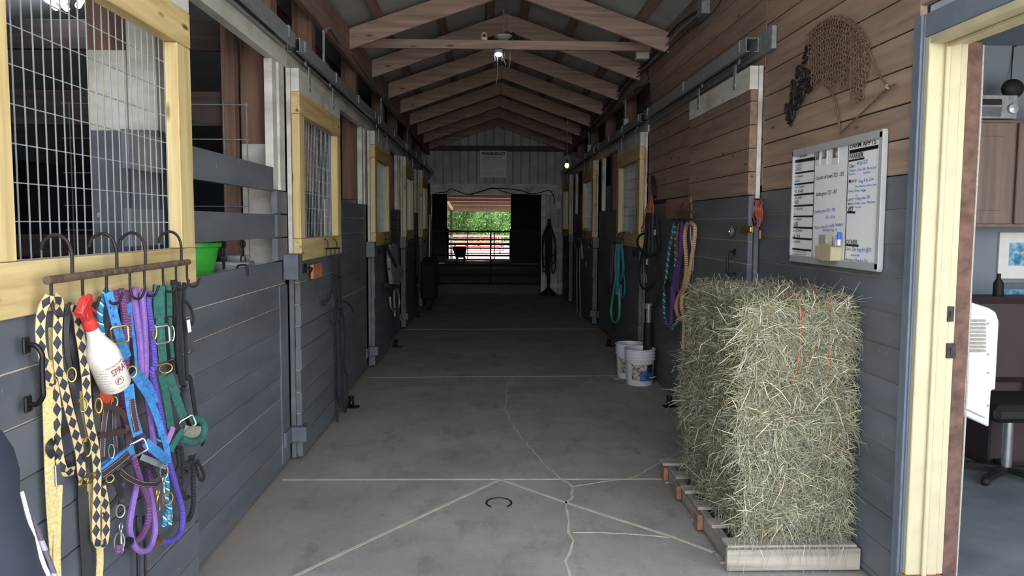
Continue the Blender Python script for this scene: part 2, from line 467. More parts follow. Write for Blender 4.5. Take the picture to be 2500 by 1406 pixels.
tag(MB().tube([(c.x+.072*math.cos(a)*1.0, c.y+.085*math.sin(a), .0) for a in [math.radians(-50+i*28) for i in range(11)]], .006, 6).build('horseshoe', 'dark_rust'),
    'rusty horseshoe sunk into the concrete near the crossing floor joints', 'horseshoe')

def planks(mb, seam, X0, sgn, y0, y1, z0, z1, th=.03, pitch=PITCH, gap=.005, first=None):
    """horizontal boards; X0 is the face towards the aisle, sgn the direction away from the aisle"""
    z = z0 if first is None else first
    while z < z1-.01:
        t = min(z+pitch, z1); g = gap*R.uniform(.5, 1.6)
        jit = R.uniform(0, .004)
        mb.box(X0+sgn*jit, X0+sgn*th, y0, y1, max(z0, z)+g/2, t-g/2)
        z += pitch
    seam.box(X0+sgn*.009, X0+sgn*(th+.012), y0+.002, y1-.002, z0+.004, z1-.004)
# stall fronts on the left: door near edges

# panel 0 (between the first two doors) has two spaced boards and gaps
def left_panel(i, y0, y1, ztop):
    mb, sm = MB(), MB()
    planks(mb, sm, XL, -1, y0, y1, .02, ztop, first=ztop-PITCH*math.ceil((ztop-.02)/PITCH))
    o = struct(mb.build('wall_left', 'slate', bevel=.002)); sm.build('board_seams', 'seam' if i < 2 else 'seam_dark', o); return o
w0 = left_panel(0, 3.2, 5.255, 1.357)
for z0, z1 in ((1.508, 1.652), (1.795, 1.94)):
    MB().box(XL-.03, XL-.002, 3.0, 5.10 if z0 > 1.7 else 5.255, z0, z1).build('spaced_board', 'slate', w0, bevel=.002)
mb = MB()
for z in (1.36, 1.508, 1.655): mb.box(XL-.026, XL+.012, 5.01, 5.255, z+.004, z+.143)
mb.build('corner_block', 'slate', w0, bevel=.002)
mb = MB().box(XL-.02, XL+.006, 5.07, 5.255, .05, 1.20); mb.build('end_batten', 'slate', w0, bevel=.002)
ends = [(6.68, 8.72), (10.08, 12.02), (13.35, 15.06), (16.4, YE)]
for i, (a, b) in enumerate(ends): left_panel(i+1, a, b, 1.80)
# white jamb posts, header fascia, eave beam
def trim(n, mb, mat, bev=.003): o = struct(mb.build('trim_%d' % n, mat, bevel=bev)); return o
tn = 1
for y0, y1 in ((4.99, 5.25), (8.47, 8.73), (11.78, 12.03), (14.8, 15.06)):
    mb = MB().box(XL-.05, XL+.0, y0, y0+.10, 1.80 if y0 > 5 else 1.805, 2.60).box(XL-.04, XL+.012, y0+.11, y1-.02, 1.80 if y0 > 5 else 1.805, 2.60)
    trim(tn, mb, 'white_paint'); tn += 1
trim(tn, MB().box(XL-.04, XL+.018, .8, YE, 2.60, 2.72), 'white_paint'); tn += 1
trim(tn, MB().box(XL-.045, XL, .8, YE, 3.15, 3.44), 'old_wood_y'); tn += 1
trim(tn, MB().box(XL-.16, XL-.12, .8, YE, 2.72, 2.86), 'old_wood_y'); tn += 1
for y, w in ((5.18, .2), (6.35, .15), (8.42, .15), (10.6, .15), (12.2, .15), (14.5, .15), (16.4, .15)):
    trim(tn, MB().box(XL-.05-w, XL-.05, y, y+.15, 1.85 if y > 5.2 else 2.1, 3.5), 'old_wood_z'); tn += 1
trim(tn, MB().box(XL-.25, XL-.05, 5.18, 5.33, .02, 2.1), 'white_paint'); tn += 1
# partition behind the first gap (Y = 5.2) with rails, and inner posts
mb, sm = MB(), MB()
z = .02
while z < 1.3: mb.box(-4.9, XL-.27, 5.16, 5.20, z, z+.14); z += .147
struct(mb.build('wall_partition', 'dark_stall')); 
mb = MB().box(-4.9, XL-.32, 5.10, 5.14, 2.66, 2.84).box(-4.9, XL-.32, 5.10, 5.14, 2.2, 2.41).box(-4.9, XL-.32, 5.11, 5.14, 1.38, 1.52)
trim(tn, mb, 'dark_wood_x'); tn += 1
trim(tn, MB().box(XL-.33, XL-.25, 5.06, 5.15, 1.3, 2.9), 'old_wood_z'); tn += 1
p = PY(232, 318, 3.35)
mb = MB().box(-1.66, -1.50, 3.42, 3.55, 1.98, 2.31).box(-1.49, -1.37, 3.40, 3.55, 1.98, 2.6)
trim(tn, mb, 'white_paint'); tn += 1
mb = MB().box(-1.66, -1.50, 3.42, 3.55, .02, 1.98).box(-1.49, -1.37, 3.40, 3.55, .02, 1.98)
trim(tn, mb, 'slate'); tn += 1
trim(tn, MB().box(-1.66, -1.50, 3.42, 3.55, 2.31, 3.3), 'old_wood_z'); tn += 1
trim(tn, MB().box(-4.9, -1.66, 3.6, 3.64, 2.62, 2.80), 'dark_wood_x'); tn += 1
# outer and inner stall walls, dark
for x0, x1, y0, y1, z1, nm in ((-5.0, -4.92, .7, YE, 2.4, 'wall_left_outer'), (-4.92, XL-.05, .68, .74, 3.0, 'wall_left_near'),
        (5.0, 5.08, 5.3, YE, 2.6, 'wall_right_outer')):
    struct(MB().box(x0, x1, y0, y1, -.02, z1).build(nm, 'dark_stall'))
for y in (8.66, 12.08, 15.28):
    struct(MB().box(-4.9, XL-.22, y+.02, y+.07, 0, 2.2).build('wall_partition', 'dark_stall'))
    trim(tn, MB().box(XL-.21, XL-.06, y-.2, y-.06, .02, 2.6), 'old_wood_z'); tn += 1
for y in (8.70, 12.35, 15.9):
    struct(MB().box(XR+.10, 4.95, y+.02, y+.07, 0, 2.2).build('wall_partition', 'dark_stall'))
struct(MB().box(-5, XL-.05, .7, YE, -.16, -.02).build('floor_stalls_left', 'dirt'))
struct(MB().box(XR+.03, 5, 8.77, YE, -.16, -.02).build('floor_stalls_right', 'dirt'))
# roof sheets, purlins, rafters, ridge sheet
SL = .35; XRG = .21
def roofz(x, base=4.04): return base-SL*abs(x-XRG)
mb = MB()
for sx, xe in ((-1, -5.2), (1, 5.5)):
    n = 60; vs, fs = [], []
    for i, y in enumerate([.6+(YE+.2-.6)*k/n for k in range(n+1)]):
        vs += [(XRG, y, 4.04), (xe, y, roofz(xe)), (xe, y, roofz(xe)+.02), (XRG, y, 4.06)]
    for i in range(n):
        a = i*4
        fs += [(a, a+1, a+5, a+4), (a+2, a+3, a+7, a+6)]
    mb.add(vs, fs)
struct(mb.build('ceiling', 'roof_sheet'))
for x in (-1.75, -1.05, -.50, .02, .40, .92, 1.47, 2.1):
    b = roofz(x); mb = MB(); mb.bar((x, .7, b-.026), (x, YE, b-.026), .095, .045, (math.copysign(SL, x-XRG), 0, 1)); trim(tn, mb, 'old_wood_y', 0); tn += 1
RY = [5.0, 7.78, 9.25, 10.75, 12.2, 13.65, 15.1, 16.6, 18.05]
ordn = ['first', 'second', 'third', 'fourth', 'fifth', 'sixth', 'seventh', 'eighth', 'ninth']
for i, y in enumerate(RY):
    t = thing('roof_rafter', (XRG, y, 3.8), ('brown timber rafter pair under the roof, %s from the camera' % ordn[i]), 'rafter', 'roof rafters')
    for x1 in (XL+.0, XR-.0):
        s = 1 if x1 < XRG else -1
        g = .001*s
        zb0, zb1 = 4.04-.26-SL*abs(x1-XRG), 4.04-.26
        vs = [(x1, 0, zb0), (XRG-g, 0, zb1), (XRG-g, 0, zb1+.195), (x1, 0, zb0+.195)]
        th = .045 if i != 2 else .06
        MB().prism([(a, y, b) for a, _, b in vs], (0, th, 0)).build('rafter', 'old_wood_x', t, bevel=.003)
for y, n in ((7.9, .9), (12.9, .5)):
    mb = MB()
    for s in (-1, 1):
        k = 18
        for j in range(k):
            y0 = y+n*j/k
            mb.add([(XRG+s*.015, y0, 4.0), (XRG+s*.12, y0, 3.96), (XRG+s*.12, y0+n/k*.6, 3.96), (XRG+s*.015, y0+n/k*.6, 4.0)], [(0, 1, 2, 3)])
            mb.add([(XRG+s*.015, y0+n/k*.6, 4.0), (XRG+s*.12, y0+n/k*.6, 3.96), (XRG+s*.12, y0+n/k, 3.975), (XRG+s*.015, y0+n/k, 4.015)], [(0, 1, 2, 3)])
    tag(mb.build('ridge_cap', 'ridge_sheet'), 'pale ribbed ridge cap between rafters, ' + ('nearest the camera' if y < 9 else 'farther one beyond the hanging lamp'), 'ridge cap')
# a wood block scrap beside a purlin
# collar beam
cb = MB().box(XL+.002, XR-.08, 8.30, 8.34, 3.375, 3.465).build('collar_beam', 'old_wood_x', bevel=.003)
tag(cb, 'long flat wooden cross beam carrying the hanging white lamp', 'beam')
# ------------------------------------------------------------------ right wall
def right_boards(name, y0, y1, z0, z1, mat, seam, z_first):
    mb, sm = MB(), MB(); planks(mb, sm, XR, 1, y0, y1, z0, z1, first=z_first)
    o = struct(mb.build(name, mat, bevel=.002)); sm.build('board_seams', seam, o); return o
right_boards('wall_right', 3.235, 8.66, .02, 1.815, 'slate', 'seam_grey', 1.815-PITCH*13)
right_boards('wall_right_upper', 3.235, 5.05, 1.815, 3.56, 'cedar', 'seam_dark', 1.815)
right_boards('wall_right_upper', 5.05, 8.66, 1.815, 3.56, 'cedar', 'seam_dark', 1.85)
right_boards('wall_right_upper', .9, 3.235, 2.48, 3.56, 'cedar', 'seam_dark', 1.815+PITCH*4)
struct(MB().box(XR+.04, XR+.17, 3.25, 8.6, 0, 3.5).build('wall_right_inner', 'room_wall'))

for i, (a, b) in enumerate(((10.12, 12.45), (13.85, 16.1), (17.5, YE))):
    right_boards('wall_right', a, b, .02, 1.80, 'slate', 'seam_grey' if i == 0 else 'seam_dark', 1.80-PITCH*13)
for y in (12.1, 15.8):
    trim(tn, MB().box(XR-.005, XR+.05, y, y+.12, 1.805, 2.62), 'white_paint'); tn += 1
for y in (10.15, 11.3, 14.4, 17.6):
    trim(tn, MB().box(XR+.03, XR+.18, y, y+.2, 1.805, 2.62), 'old_wood_z'); tn += 1
trim(tn, MB().box(XR-.018, XR+.04, 8.64, YE, 2.60, 2.72), 'white_paint'); tn += 1
trim(tn, MB().box(XR, XR+.045, 8.64, YE, 3.15, 3.44), 'old_wood_y'); tn += 1
for y in (8.8, 10.5, 12.2, 14.0, 16.0): trim(tn, MB().box(XR+.05, XR+.20, y, y+.15, 2.73, 3.5), 'old_wood_z'); tn += 1
struct(MB().box(XR+.17, XR+.22, 8.7, 8.75, 0, 3.4).box(XR+.2, 4.95, 8.62, 8.68, 0, 2.9).build('wall_cross', 'dark_stall'))
# ------------------------------------------------------------------ end wall
end = MB()
def gz(x): return roofz(x)-.02
xs = []; x = -1.75
xa, xb = -1.75, 2.05
def sheet(mb, x0, x1, z0, zt, y=YE):
    """ribbed sheet from x0 to x1; zt is a height or a function of x"""
    x = x0; k = 0
    while x < x1-1e-4:
        w = .19; xe = min(x1, x+w)
        for a, b, dy in ((x, min(xe, x+.15), 0), (min(xe, x+.15), min(xe, x+.165), 1), (min(xe, x+.165), xe, 2)):
            if b-a < 1e-5: continue
            ya = {0: 0, 1: 0, 2: -.02}[dy]; yb = {0: 0, 1: -.02, 2: -.0}[dy]
            ta = zt(a) if callable(zt) else zt; tb = zt(b) if callable(zt) else zt
            mb.add([(a, y+ya, z0), (b, y+yb, z0), (b, y+yb, tb), (a, y+ya, ta)], [(0, 1, 2, 3)])
        x = xe
    mb.box(x0, x1, y+.01, y+.03, z0, min(zt(x0), zt(x1)) if callable(zt) else zt)
sheet(end, -1.75, XRG, 2.51, gz); sheet(end, XRG, 2.05, 2.51, gz)
sheet(end, 1.26, 1.75, 0.0, 2.5)
struct(end.build('wall_back', 'gable_sheet'))
trim(tn, MB().box(-1.75, 2.05, YE-.06, YE-.025, 3.24, 3.36), 'dark_wood_y'); tn += 1
hd = MB().box(-1.31, 1.72, YE-.06, YE-.025, 2.27, 2.51); trim(tn, hd, 'white_paint'); tn += 1
trim(tn, MB().box(1.22, 1.32, YE-.06, YE+.04, 0, 2.27), 'white_paint'); tn += 1
trim(tn, MB().box(-1.38, -1.27, YE-.06, YE+.04, 0, 2.27), 'dark_wood_y'); tn += 1
mb = MB()
for z in (.15, .8, 1.42): mb.box(1.33, 1.72, YE-.05, YE-.025, z, z+.1)
trim(tn, mb, 'white_paint'); tn += 1
# dark run-in shed beyond: YE..33
struct(MB().box(-9, 9, YE, 33, -.15, -.01).build('floor_shed', 'dirt'))
YS = 33
struct(MB().box(-9, -1.66, YS, YS+.15, -.1, 3.4).box(.95, 9, YS, YS+.15, -.1, 3.4).box(-1.66, .95, YS, YS+.15, 2.82, 3.4).build('wall_shed', 'dark_wood_y'))
struct(MB().box(-9, -8.9, YE, YS, -.1, 3.4).box(8.9, 9, YE, YS, -.1, 3.4).build('wall_shed_sides', 'dark_wood_y'))
struct(MB().box(-9.2, 9.2, YE+.24, YS+.15, 3.4, 3.5).build('ceiling_shed', 'dark_wood_y'))
struct(MB().box(-9, -1.75, YE, YE+.1, -.1, 3.4).box(2.05, 9, YE, YE+.1, -.1, 3.4).build('wall_shed_front', 'dark_wood_y'))
# mound of dirt at the shed's mouth
mb = MB(); n = 30; vs, fs = [], []
for j in range(9):
    for i in range(n+1):
        x = -1.66+2.61*i/n; y = 31.4+j*.2
        vs.append((x, y, .02+.12*math.sin(math.pi*j/8)*(.7+.5*abs(x+.35))+R.uniform(-.012, .012)))
for j in range(8):
    for i in range(n): a = j*(n+1)+i; fs.append((a, a+1, a+n+2, a+n+1))
mb.add(vs, fs); mb.smooth = True
tag(mb.build('dirt_mound', 'dirt'), 'low bank of churned dirt at the mouth of the far shed', 'dirt', kind='stuff')
struct(MB().box(-60, 60, YS+.15, 120, -.25, -.05).build('ground', 'sand', org=(0, 60, 0)))
struct(MB().box(-40, 40, -40, -.5, -.2, -.02).build('ground', 'sand', org=(0, -20, 0)))
# ------------------------------------------------------------------ sliding stall doors
def frame_x(side, d0, d1):
    return (XL+d0, XL+d1) if side == 'L' else (XR-d1, XR-d0)
def stall_door(side, y0, y1, label, style='mesh', near=False, zt=2.60, sub=.14):
    t = thing('stall_door', (sum(frame_x(side, .0, .09))/2, (y0+y1)/2, .03), label, 'door', 'sliding stall doors')
    B = lambda mb, d0, d1, a, b, z0, z1: mb.box(*frame_x(side, d0, d1), a, b, z0, z1)
    zg = 1.35 if style == 'mesh' else 1.79
    # boards of the lower half
    mb = MB(); z = .03; k = 0
    while z < zg-.02:
        t1 = min(z+PITCH, zg); B(mb, .040+R.uniform(0, .004), .075+R.uniform(-.004, .004), y0+R.uniform(0, .012), y1-R.uniform(0, .01), z+.003, t1-.003); z += PITCH
    mb.build('board_panel', 'slate_door', t, bevel=.002)
    B(MB(), .038, .066, y0+.02, y1-.02, .04, zg-.01).build('panel_seams', 'seam', t)
    B(MB(), .006, .034, y0-.004, y1, zg-.02, zt).build('back_frame', 'white_paint', t, bevel=.002) if style != 'mesh' else None
    if style == 'mesh':
        mb = MB(); B(mb, .006, .034, y0-.004, y0+.10, zg, zt); B(mb, .006, .034, y1-.06, y1, zg, zt); mb.build('back_frame', 'white_paint', t, bevel=.002)
    B(MB(), .006, .036, y0-.004, y1-.01, .03, zg-.03).build('back_board', 'slate_door', t, bevel=.002)
    B(MB(), .036, .090, y0, y1, 2.452, zt).build('header_board', 'white_paint', t, bevel=.003)
    if style == 'mesh':
        B(MB(), .036, .092, y0, y1, 2.31, 2.450).build('rail', 'pine_y', t, bevel=.003)
        B(MB(), .036, .092, y0, y1, zg, zg+.145).build('rail', 'pine_y', t, bevel=.003)
        for a in (y0, y1-sub): B(MB(), .038, .090, a, a+sub, zg+.147, 2.308).build('stile', 'pine_z', t, bevel=.003)
        mb = MB(); r = .0016; X = sum(frame_x(side, .035, .039))/2
        a = y0+sub-.02
        n = int((y1-y0-2*sub+.04)/.052)
        for i in range(n+1):
            y = y0+sub+.004+i*(y1-y0-2*sub)/n; mb.box(X-r, X+r, y-r, y+r, zg+.12, 2.33)
        z = 1.39
        while z < 2.33: mb.box(X-r*2, X, y0+sub-.03, y1-sub+.03, z-r, z+r); z += .105
        mb.build('wire_mesh', 'wire_galv', t)
    else:
        mb = MB(); z = zg+.002
        while z < 2.44:
            t1 = min(z+PITCH, 2.450); B(mb, .036, .083, y0, y1, z+.002, t1-.002); z += PITCH
        mb.build('upper_board_panel', 'cedar_door', t, bevel=.002)
    for a in (y0+.28, y1-.32):
        mb = MB(); B(mb, .091, .096, a, a+.05, 2.50, 2.66); B(mb, .091, .10, a+.012, a+.036, 2.52, 2.535)
        mb.lathe([(.0, -.006), (.022, -.006), (.022, .006), (0, .006)], (sum(frame_x(side, .06, .08))/2, a+.025, 2.685), (1, 0, 0), 12)
        mb.build('hanger', 'galv', t, bevel=.001)
    # latch keeper hardware near the leading edge
    if style == 'mesh' and y0 > 4:
        mb = MB(); X = frame_x(side, .093, .10)[0 if side == 'R' else 1]
        s = 1 if side == 'L' else -1
        mb.tube([(X, y0+.05, 1.30), (X+s*.03, y0+.07, 1.30), (X+s*.03, y0+.13, 1.29), (X, y0+.15, 1.25)], .006, 6)
        mb.box(X-.004, X+.004, y0+.02, y0+.09, 1.27, 1.33)
        mb.build('latch', 'black_metal', t)
    return t
stall_door('L', 1.98, 3.39, 'tall yellow pine framed stall door with bright wire mesh at the left edge of the photo')
stall_door('L', 5.30, 6.75, 'pine framed mesh stall door with a small orange block below, second on the left side')
stall_door('L', 8.79, 10.15, 'pine framed mesh stall door with the grey quilted mask hanging on it, third on the left side')
stall_door('L', 12.1, 13.42, 'dim pine framed mesh stall door, fourth on the left side')
stall_door('L', 15.14, 16.48, 'dim pine framed stall door nearest the far end on the left side')
stall_door('R', 5.06, 6.58, 'solid brown and grey sliding door with a brass hasp, behind the hay', 'solid')
stall_door('R', 8.69, 10.22, 'pine framed mesh stall door with teal ropes, second on the right side')
stall_door('R', 12.53, 13.98, 'pine framed mesh stall door with the long white rope, third on the right side')
stall_door('R', 16.2, 17.6, 'dim pine framed stall door nearest the far end on the right side')
# tracks
def track(side, y0, y1, label):
    t = thing('door_track', (sum(frame_x(side, .04, .1))/2, (y0+y1)/2, 2.69), label, 'track', 'galvanised sliding door tracks')
    a, b = frame_x(side, .035, .115); mb = MB()
    th = .004
    z0, z1 = 2.69, 2.775
    mb.box(a, b, y0, y1, z1-th, z1).box(a, a+th, y0, y1, z0, z1-th).box(b-th, b, y0, y1, z0, z1-th).box(a+th, a+.025, y0, y1, z0, z0+th).box(b-.025, b-th, y0, y1, z0, z0+th)
    mb.build('rail_channel', 'galv', t)
    n = max(2, int((y1-y0)/1.1))
    for i in range(n+1):
        y = y0+.12+(y1-y0-.3)*i/n
        q0, q1 = frame_x(side, .0, .121); MB().box(q0 if side == 'R' else q0+.02, q1 if side == 'L' else q1-.02, y, y+.05, z1+.001, z1+.009).box(*frame_x(side, .117, .122), y, y+.05, z0+.02, z1+.008).build('bracket', 'galv', t)
for s, a, b, l in (('L', 1.0, 5.12, 'galvanised track running over the leftmost stall door'), ('L', 5.24, 8.83, 'galvanised track over the second door on the left, its open end facing the camera'),
                   ('L', 8.93, 11.95, 'galvanised track over the third door on the left'), ('L', 12.0, 15.1, 'dim galvanised track over the fourth door on the left'), ('L', 15.2, 17.9, 'dim track at the far end of the left side'),
                   ('R', 5.08, 8.35, 'galvanised track over the solid brown door on the right wall'), ('R', 8.55, 12.0, 'galvanised track over the second door on the right'),
                   ('R', 12.2, 15.7, 'dim galvanised track over the third door on the right'), ('R', 15.9, 18.0, 'dim track at the far end of the right side')):
    track(s, a, b, l)
trim(tn, MB().box(XR-.032, XR-.002, 4.85, 8.55, 2.66, 2.80), 'galv'); tn += 1
# strike boxes, bottom brackets, floor guides
bx = {('L', 5.21): 'by the second door on the left', ('L', 8.70): 'by the third door on the left', ('L', 12.02): 'by the fourth door on the left',
      ('R', 12.45): 'by the third door on the right', ('R', 16.12): 'by the last door on the right'}
for (s, y), l in bx.items():
    a = frame_x(s, .005, .10); tag(MB().box(*a, y-.055, y+.075, 1.235, 1.40).build('strike_box', 'grey_box', bevel=.004), 'grey painted latch cover box ' + l, 'latch box', 'latch cover boxes')
br = [('L', 5.30, 'at the foot of the second door on the left'), ('L', 8.79, 'at the foot of the third door on the left'), ('L', 12.1, 'at the foot of the fourth door on the left'),
      ('R', 8.69, 'at the foot of the second door on the right'), ('R', 12.53, 'at the foot of the third door on the right')]
for s, y, l in br:
    mb = MB(); sg = 1 if s == 'L' else -1; X0 = XL if s == 'L' else XR
    P = lambda d, yy, z: (X0+sg*d, yy, z)
    mb.bar(P(.012, y-.20, .20), P(.012, y-.02, .20), .02, .10, (0, 0, 1)); mb.bar(P(.012, y-.03, .20), P(.115, y-.03, .20), .05, .10, (0, 0, 1)); mb.bar(P(.106, y-.03, .20), P(.106, y+.10, .20), .012, .10, (0, 0, 1))
    tag(mb.build('door_guide_bracket', 'grey_box', bevel=.003), 'grey metal guide bracket ' + l, 'bracket', 'door guide brackets')
gd = [('L', 6.9, 'beside the black ropes of the second left door'), ('L', 10.3, 'beside the third door on the left'), ('L', 13.6, 'beside the fourth door on the left'), ('R', 6.9, 'behind the hay at the solid right door'), ('R', 10.4, 'left of the white buckets')]
for s, y, l in gd:
    sg = 1 if s == 'L' else -1; X0 = (XL if s == 'L' else XR)+sg*.13
    t = thing('floor_guide', (X0, y, 0), 'black roller guide on the floor ' + l, 'door roller', 'floor roller guides')
    MB().box(X0-.05, X0+.07, y-.05, y+.05, .0, .008).build('plate', 'black_metal', t)
    MB().lathe([(0, .02), (.022, .02), (.028, .035), (.022, .05), (.022, .07), (.028, .085), (.02, .10), (0, .10)], (X0, y, 0), n=14).build('roller', 'black_metal', t)
# ------------------------------------------------------------------ tack at the left door; pixel pairs are read on the door's own plane
DD = .09                                  # face of the left doors
def c2(x, y, d=.0): return PL(x/3.056, 480+y/3.056, DD+d+.008)
def c3(x, y, d=.0): return PL(x/2.779, 900+y/2.779, DD+d+.008)
def off(pts, f, d): return [f(x, y, (dd[0] if dd else d)) for x, y, *dd in pts]
NX = (.75, -.66, 0)
WV = V3((.66, .75, 0)); ZV = V3((0, 0, 1))
def hook_rack(label, a, b, over, hooks, r, f, hookdrop=.07, hr=.004, top=.09, sg=1, grp='tack hook racks', mat='dark_rust', mat2='rust'):
    """horizontal bar a-b, arched hangers over the rail above, open hooks below"""
    a, b = V3(a), V3(b); t = thing('tack_rack', (a+b)/2, label, 'rack', grp)
    MB().tube([a, b], r, 12, sm=0).build('bar', mat2, t)
    X = V3((sg, 0, 0)); dr = (b-a).normalized()
    for k in over:
        p = a.lerp(b, k)
        MB().tube([p+V3((0, 0, 0)), p+V3((0, 0, top*.8)), p+V3((-sg*.015, 0, top*1.25)), p+V3((-sg*.045, 0, top*1.4)), p+V3((-sg*.075, 0, top*1.2)), p+V3((-sg*.085, 0, top*.9))], hr*1.15, 8).build('over_door_hook', mat, t)
    for k in hooks:
        p = a.lerp(b, k)
        MB().tube([p, p-V3((0, 0, hookdrop*.8)), p-V3((-sg*.012, 0, hookdrop*1.1)), p-V3((-sg*.034, 0, hookdrop*1.08)), p-V3((-sg*.048, 0, hookdrop*.72))], hr, 8).build('hook', mat, t)
    return t
hook_rack('long rusty pipe tack rack with four arched hooks over the leftmost door rail', c2(350, 625, .045), c2(1405, 487, .045), (.13, .40, .61, .93), (.02, .185, .33, .49, .60, .755, .875, .985), .0115, c2, .085, .0045, .085)
def ropes(name, label, cat, group, segs, mat, n=8, sub='strand'):
    """a thing of one or more strands"""
    if len(segs) == 1:
        p, r = segs[0][:2]; return tag(MB().tube(p, r, n).build(name, mat), label, cat, group)
    t = thing(name, segs[0][0][0], label, cat, group)
    for s in segs:
        MB().tube(s[0], s[1], n).build(sub, s[2] if len(s) > 2 else mat, t)
    return t
G1 = 'tack hanging from the pipe rack'
# pale yellow web line
t = thing('web_line', c3(330, 150), 'pale yellow woven web line hanging at the left end of the rack', 'lead line', G1)
MB().strap(off([(335, -60), (322, 150), (330, 500), (345, 900), (375, 1300), (385, 1500)], c3, .012), .026, .004, NX).build('web_strap', 'yellow_web', t)
MB().strap(off([(345, -280), (355, -60), (372, 300), (392, 640)], c3, .008), .014, .004, NX).build('web_strap', 'yellow_web', t)
MB().strap(off([(400, 790), (392, 1000), (385, 1250), (395, 1500)], c3, .020), .019, .003, NX).build('web_strap', 'yellow_web', t)
mb = MB(); p = c3(402, 712, .024); mb.box(p.x-.003, p.x+.003, p.y-.022, p.y+.022, p.z-.03, p.z+.03); mb.build('slide_plate', 'silver', t, bevel=.002)
t2 = thing('web_line', c3(595, 900), 'pale yellow web line behind the diamond laced reins', 'lead line', G1)
MB().strap(off([(560, 150), (570, 500), (590, 900), (605, 1180)], c3, .006), .017, .003, NX).build('web_strap', 'yellow_web', t2)
MB().strap(off([(610, 780), (650, 1000), (672, 1180), (678, 1300), (668, 1500)], c3, .010), .021, .003, NX).build('web_strap', 'yellow_web', t2)
# diamond-laced reins
A = [(372, 735, .05), (320, 830, .03), (300, 950, .02), (305, 1100, .02), (345, 1300, .022), (372, 1400, .022)]
A3 = [(360, 100, .022), (385, 300, .022), (378, 420, .022), (392, 540, .022), (410, 640, .026), (440, 700, .03), (500, 690, .03)]
def dia(name, label, s2, s3, w=.0235):
    return tag(MB().strap([c2(*p) for p in s2]+[c3(*p) for p in s3], w, .005, NX).build(name, 'diamond_strap'), label, 'reins', G1)
dia('laced_rein', 'tan strap with dark laced diamonds, far left one on the rack', A, A3)
dia('laced_rein', 'tan strap with dark laced diamonds hanging over the leftmost hook in the middle',
    [(400, 745, .045), (440, 790, .045), (432, 900, .035), (425, 1100, .032), (440, 1300, .032)], [(420, 60, .032), (460, 250, .032), (505, 420, .032), (540, 580, .03), (552, 700, .03), (572, 790, .03)])
dia('laced_rein', 'tan strap with dark laced diamonds ending in a long bottom loop beside the bottle',
    [(548, 800, .045), (580, 900, .04), (590, 1000, .035), (615, 1150, .035), (635, 1320, .035)], [(580, 30, .035), (588, 180, .035), (605, 360, .035), (640, 520, .035), (658, 700, .035), (655, 880, .035), (650, 1040, .035), (652, 1150, .035), (672, 1195, .036), (705, 1180, .036), (718, 1060, .034), (712, 920, .034), (690, 800, .034)])
# round bit with tie
t = thing('bit_ring', c3(592, 750, .045), 'brass ring bit crossing the laced straps at their lower end', 'bit', G1)
c = c3(592, 752, .045); MB().tube([c+V3((0, .048*math.cos(a), .012*math.sin(a))) for a in [k*math.pi/6 for k in range(12)]], .003, 6, closed=True, sm=2).build('ring', 'brass', t)
MB().tube([c, c-V3((0, 0, .035))], .003, 6, sm=0).build('pin', 'brass', t)
# black leather bridle and brown halter
t = thing('leather_bridle', c2(500, 850, .02), 'black leather bridle with brass rings between the laced straps', 'bridle', G1)
for pts, w, mt in (([c2(505, 800, .03), c2(495, 950, .028), c2(500, 1150, .028), c2(530, 1330, .03), c3(490, 120, .035), c3(530, 300, .035), c3(565, 470, .04)], .014, 'black_leather'),
                   ([c3(565, 570, .04), c3(590, 660, .04), c3(598, 740, .042)], .012, 'black_leather'),
                   ([c2(560, 850, .01), c2(545, 1100, .01), c2(600, 1350, .01)], .02, 'black_leather'),
                   ([c3(540, 380, .02), c3(430, 430, .02), c3(340, 520, .02), c3(370, 600, .02), c3(480, 660, .02)], .02, 'black_leather'),
                   ([c3(640, -20, .02), c3(655, 200, .02), c3(655, 450, .02)], .02, 'black_leather'),
                   ([c3(560, 500, .004), c3(565, 900, .004), c3(580, 1200, .004), c3(600, 1500, .004)], .03, 'black_leather')):
    MB().strap(pts, w, .0035, NX).build('leather_strap', mt, t)
def oval(cx, cy, ry, rz, r, f, d, mat, parent, name='ring', tilt=0):
    c = f(cx, cy, d); q = [(ry*math.cos(a), rz*math.sin(a)) for a in [k*math.pi/7 for k in range(14)]]; ct, st = math.cos(tilt), math.sin(tilt)
    MB().tube([c+WV*(y*ct-z*st)+ZV*(y*st+z*ct) for y, z in q], r, 6, closed=True, sm=2).build(name, mat, parent)
oval(590, 530, .012, .028, .0025, c3, .045, 'brass', t); oval(560, 245, .013, .02, .0022, c3, .04, 'brass', t); oval(485, 40, .012, .02, .0025, c3, .045, 'brass', t)
t = thing('leather_halter', c3(700, 300, .02), 'dark brown leather halter with pale stitching under the spray bottle', 'halter', G1)
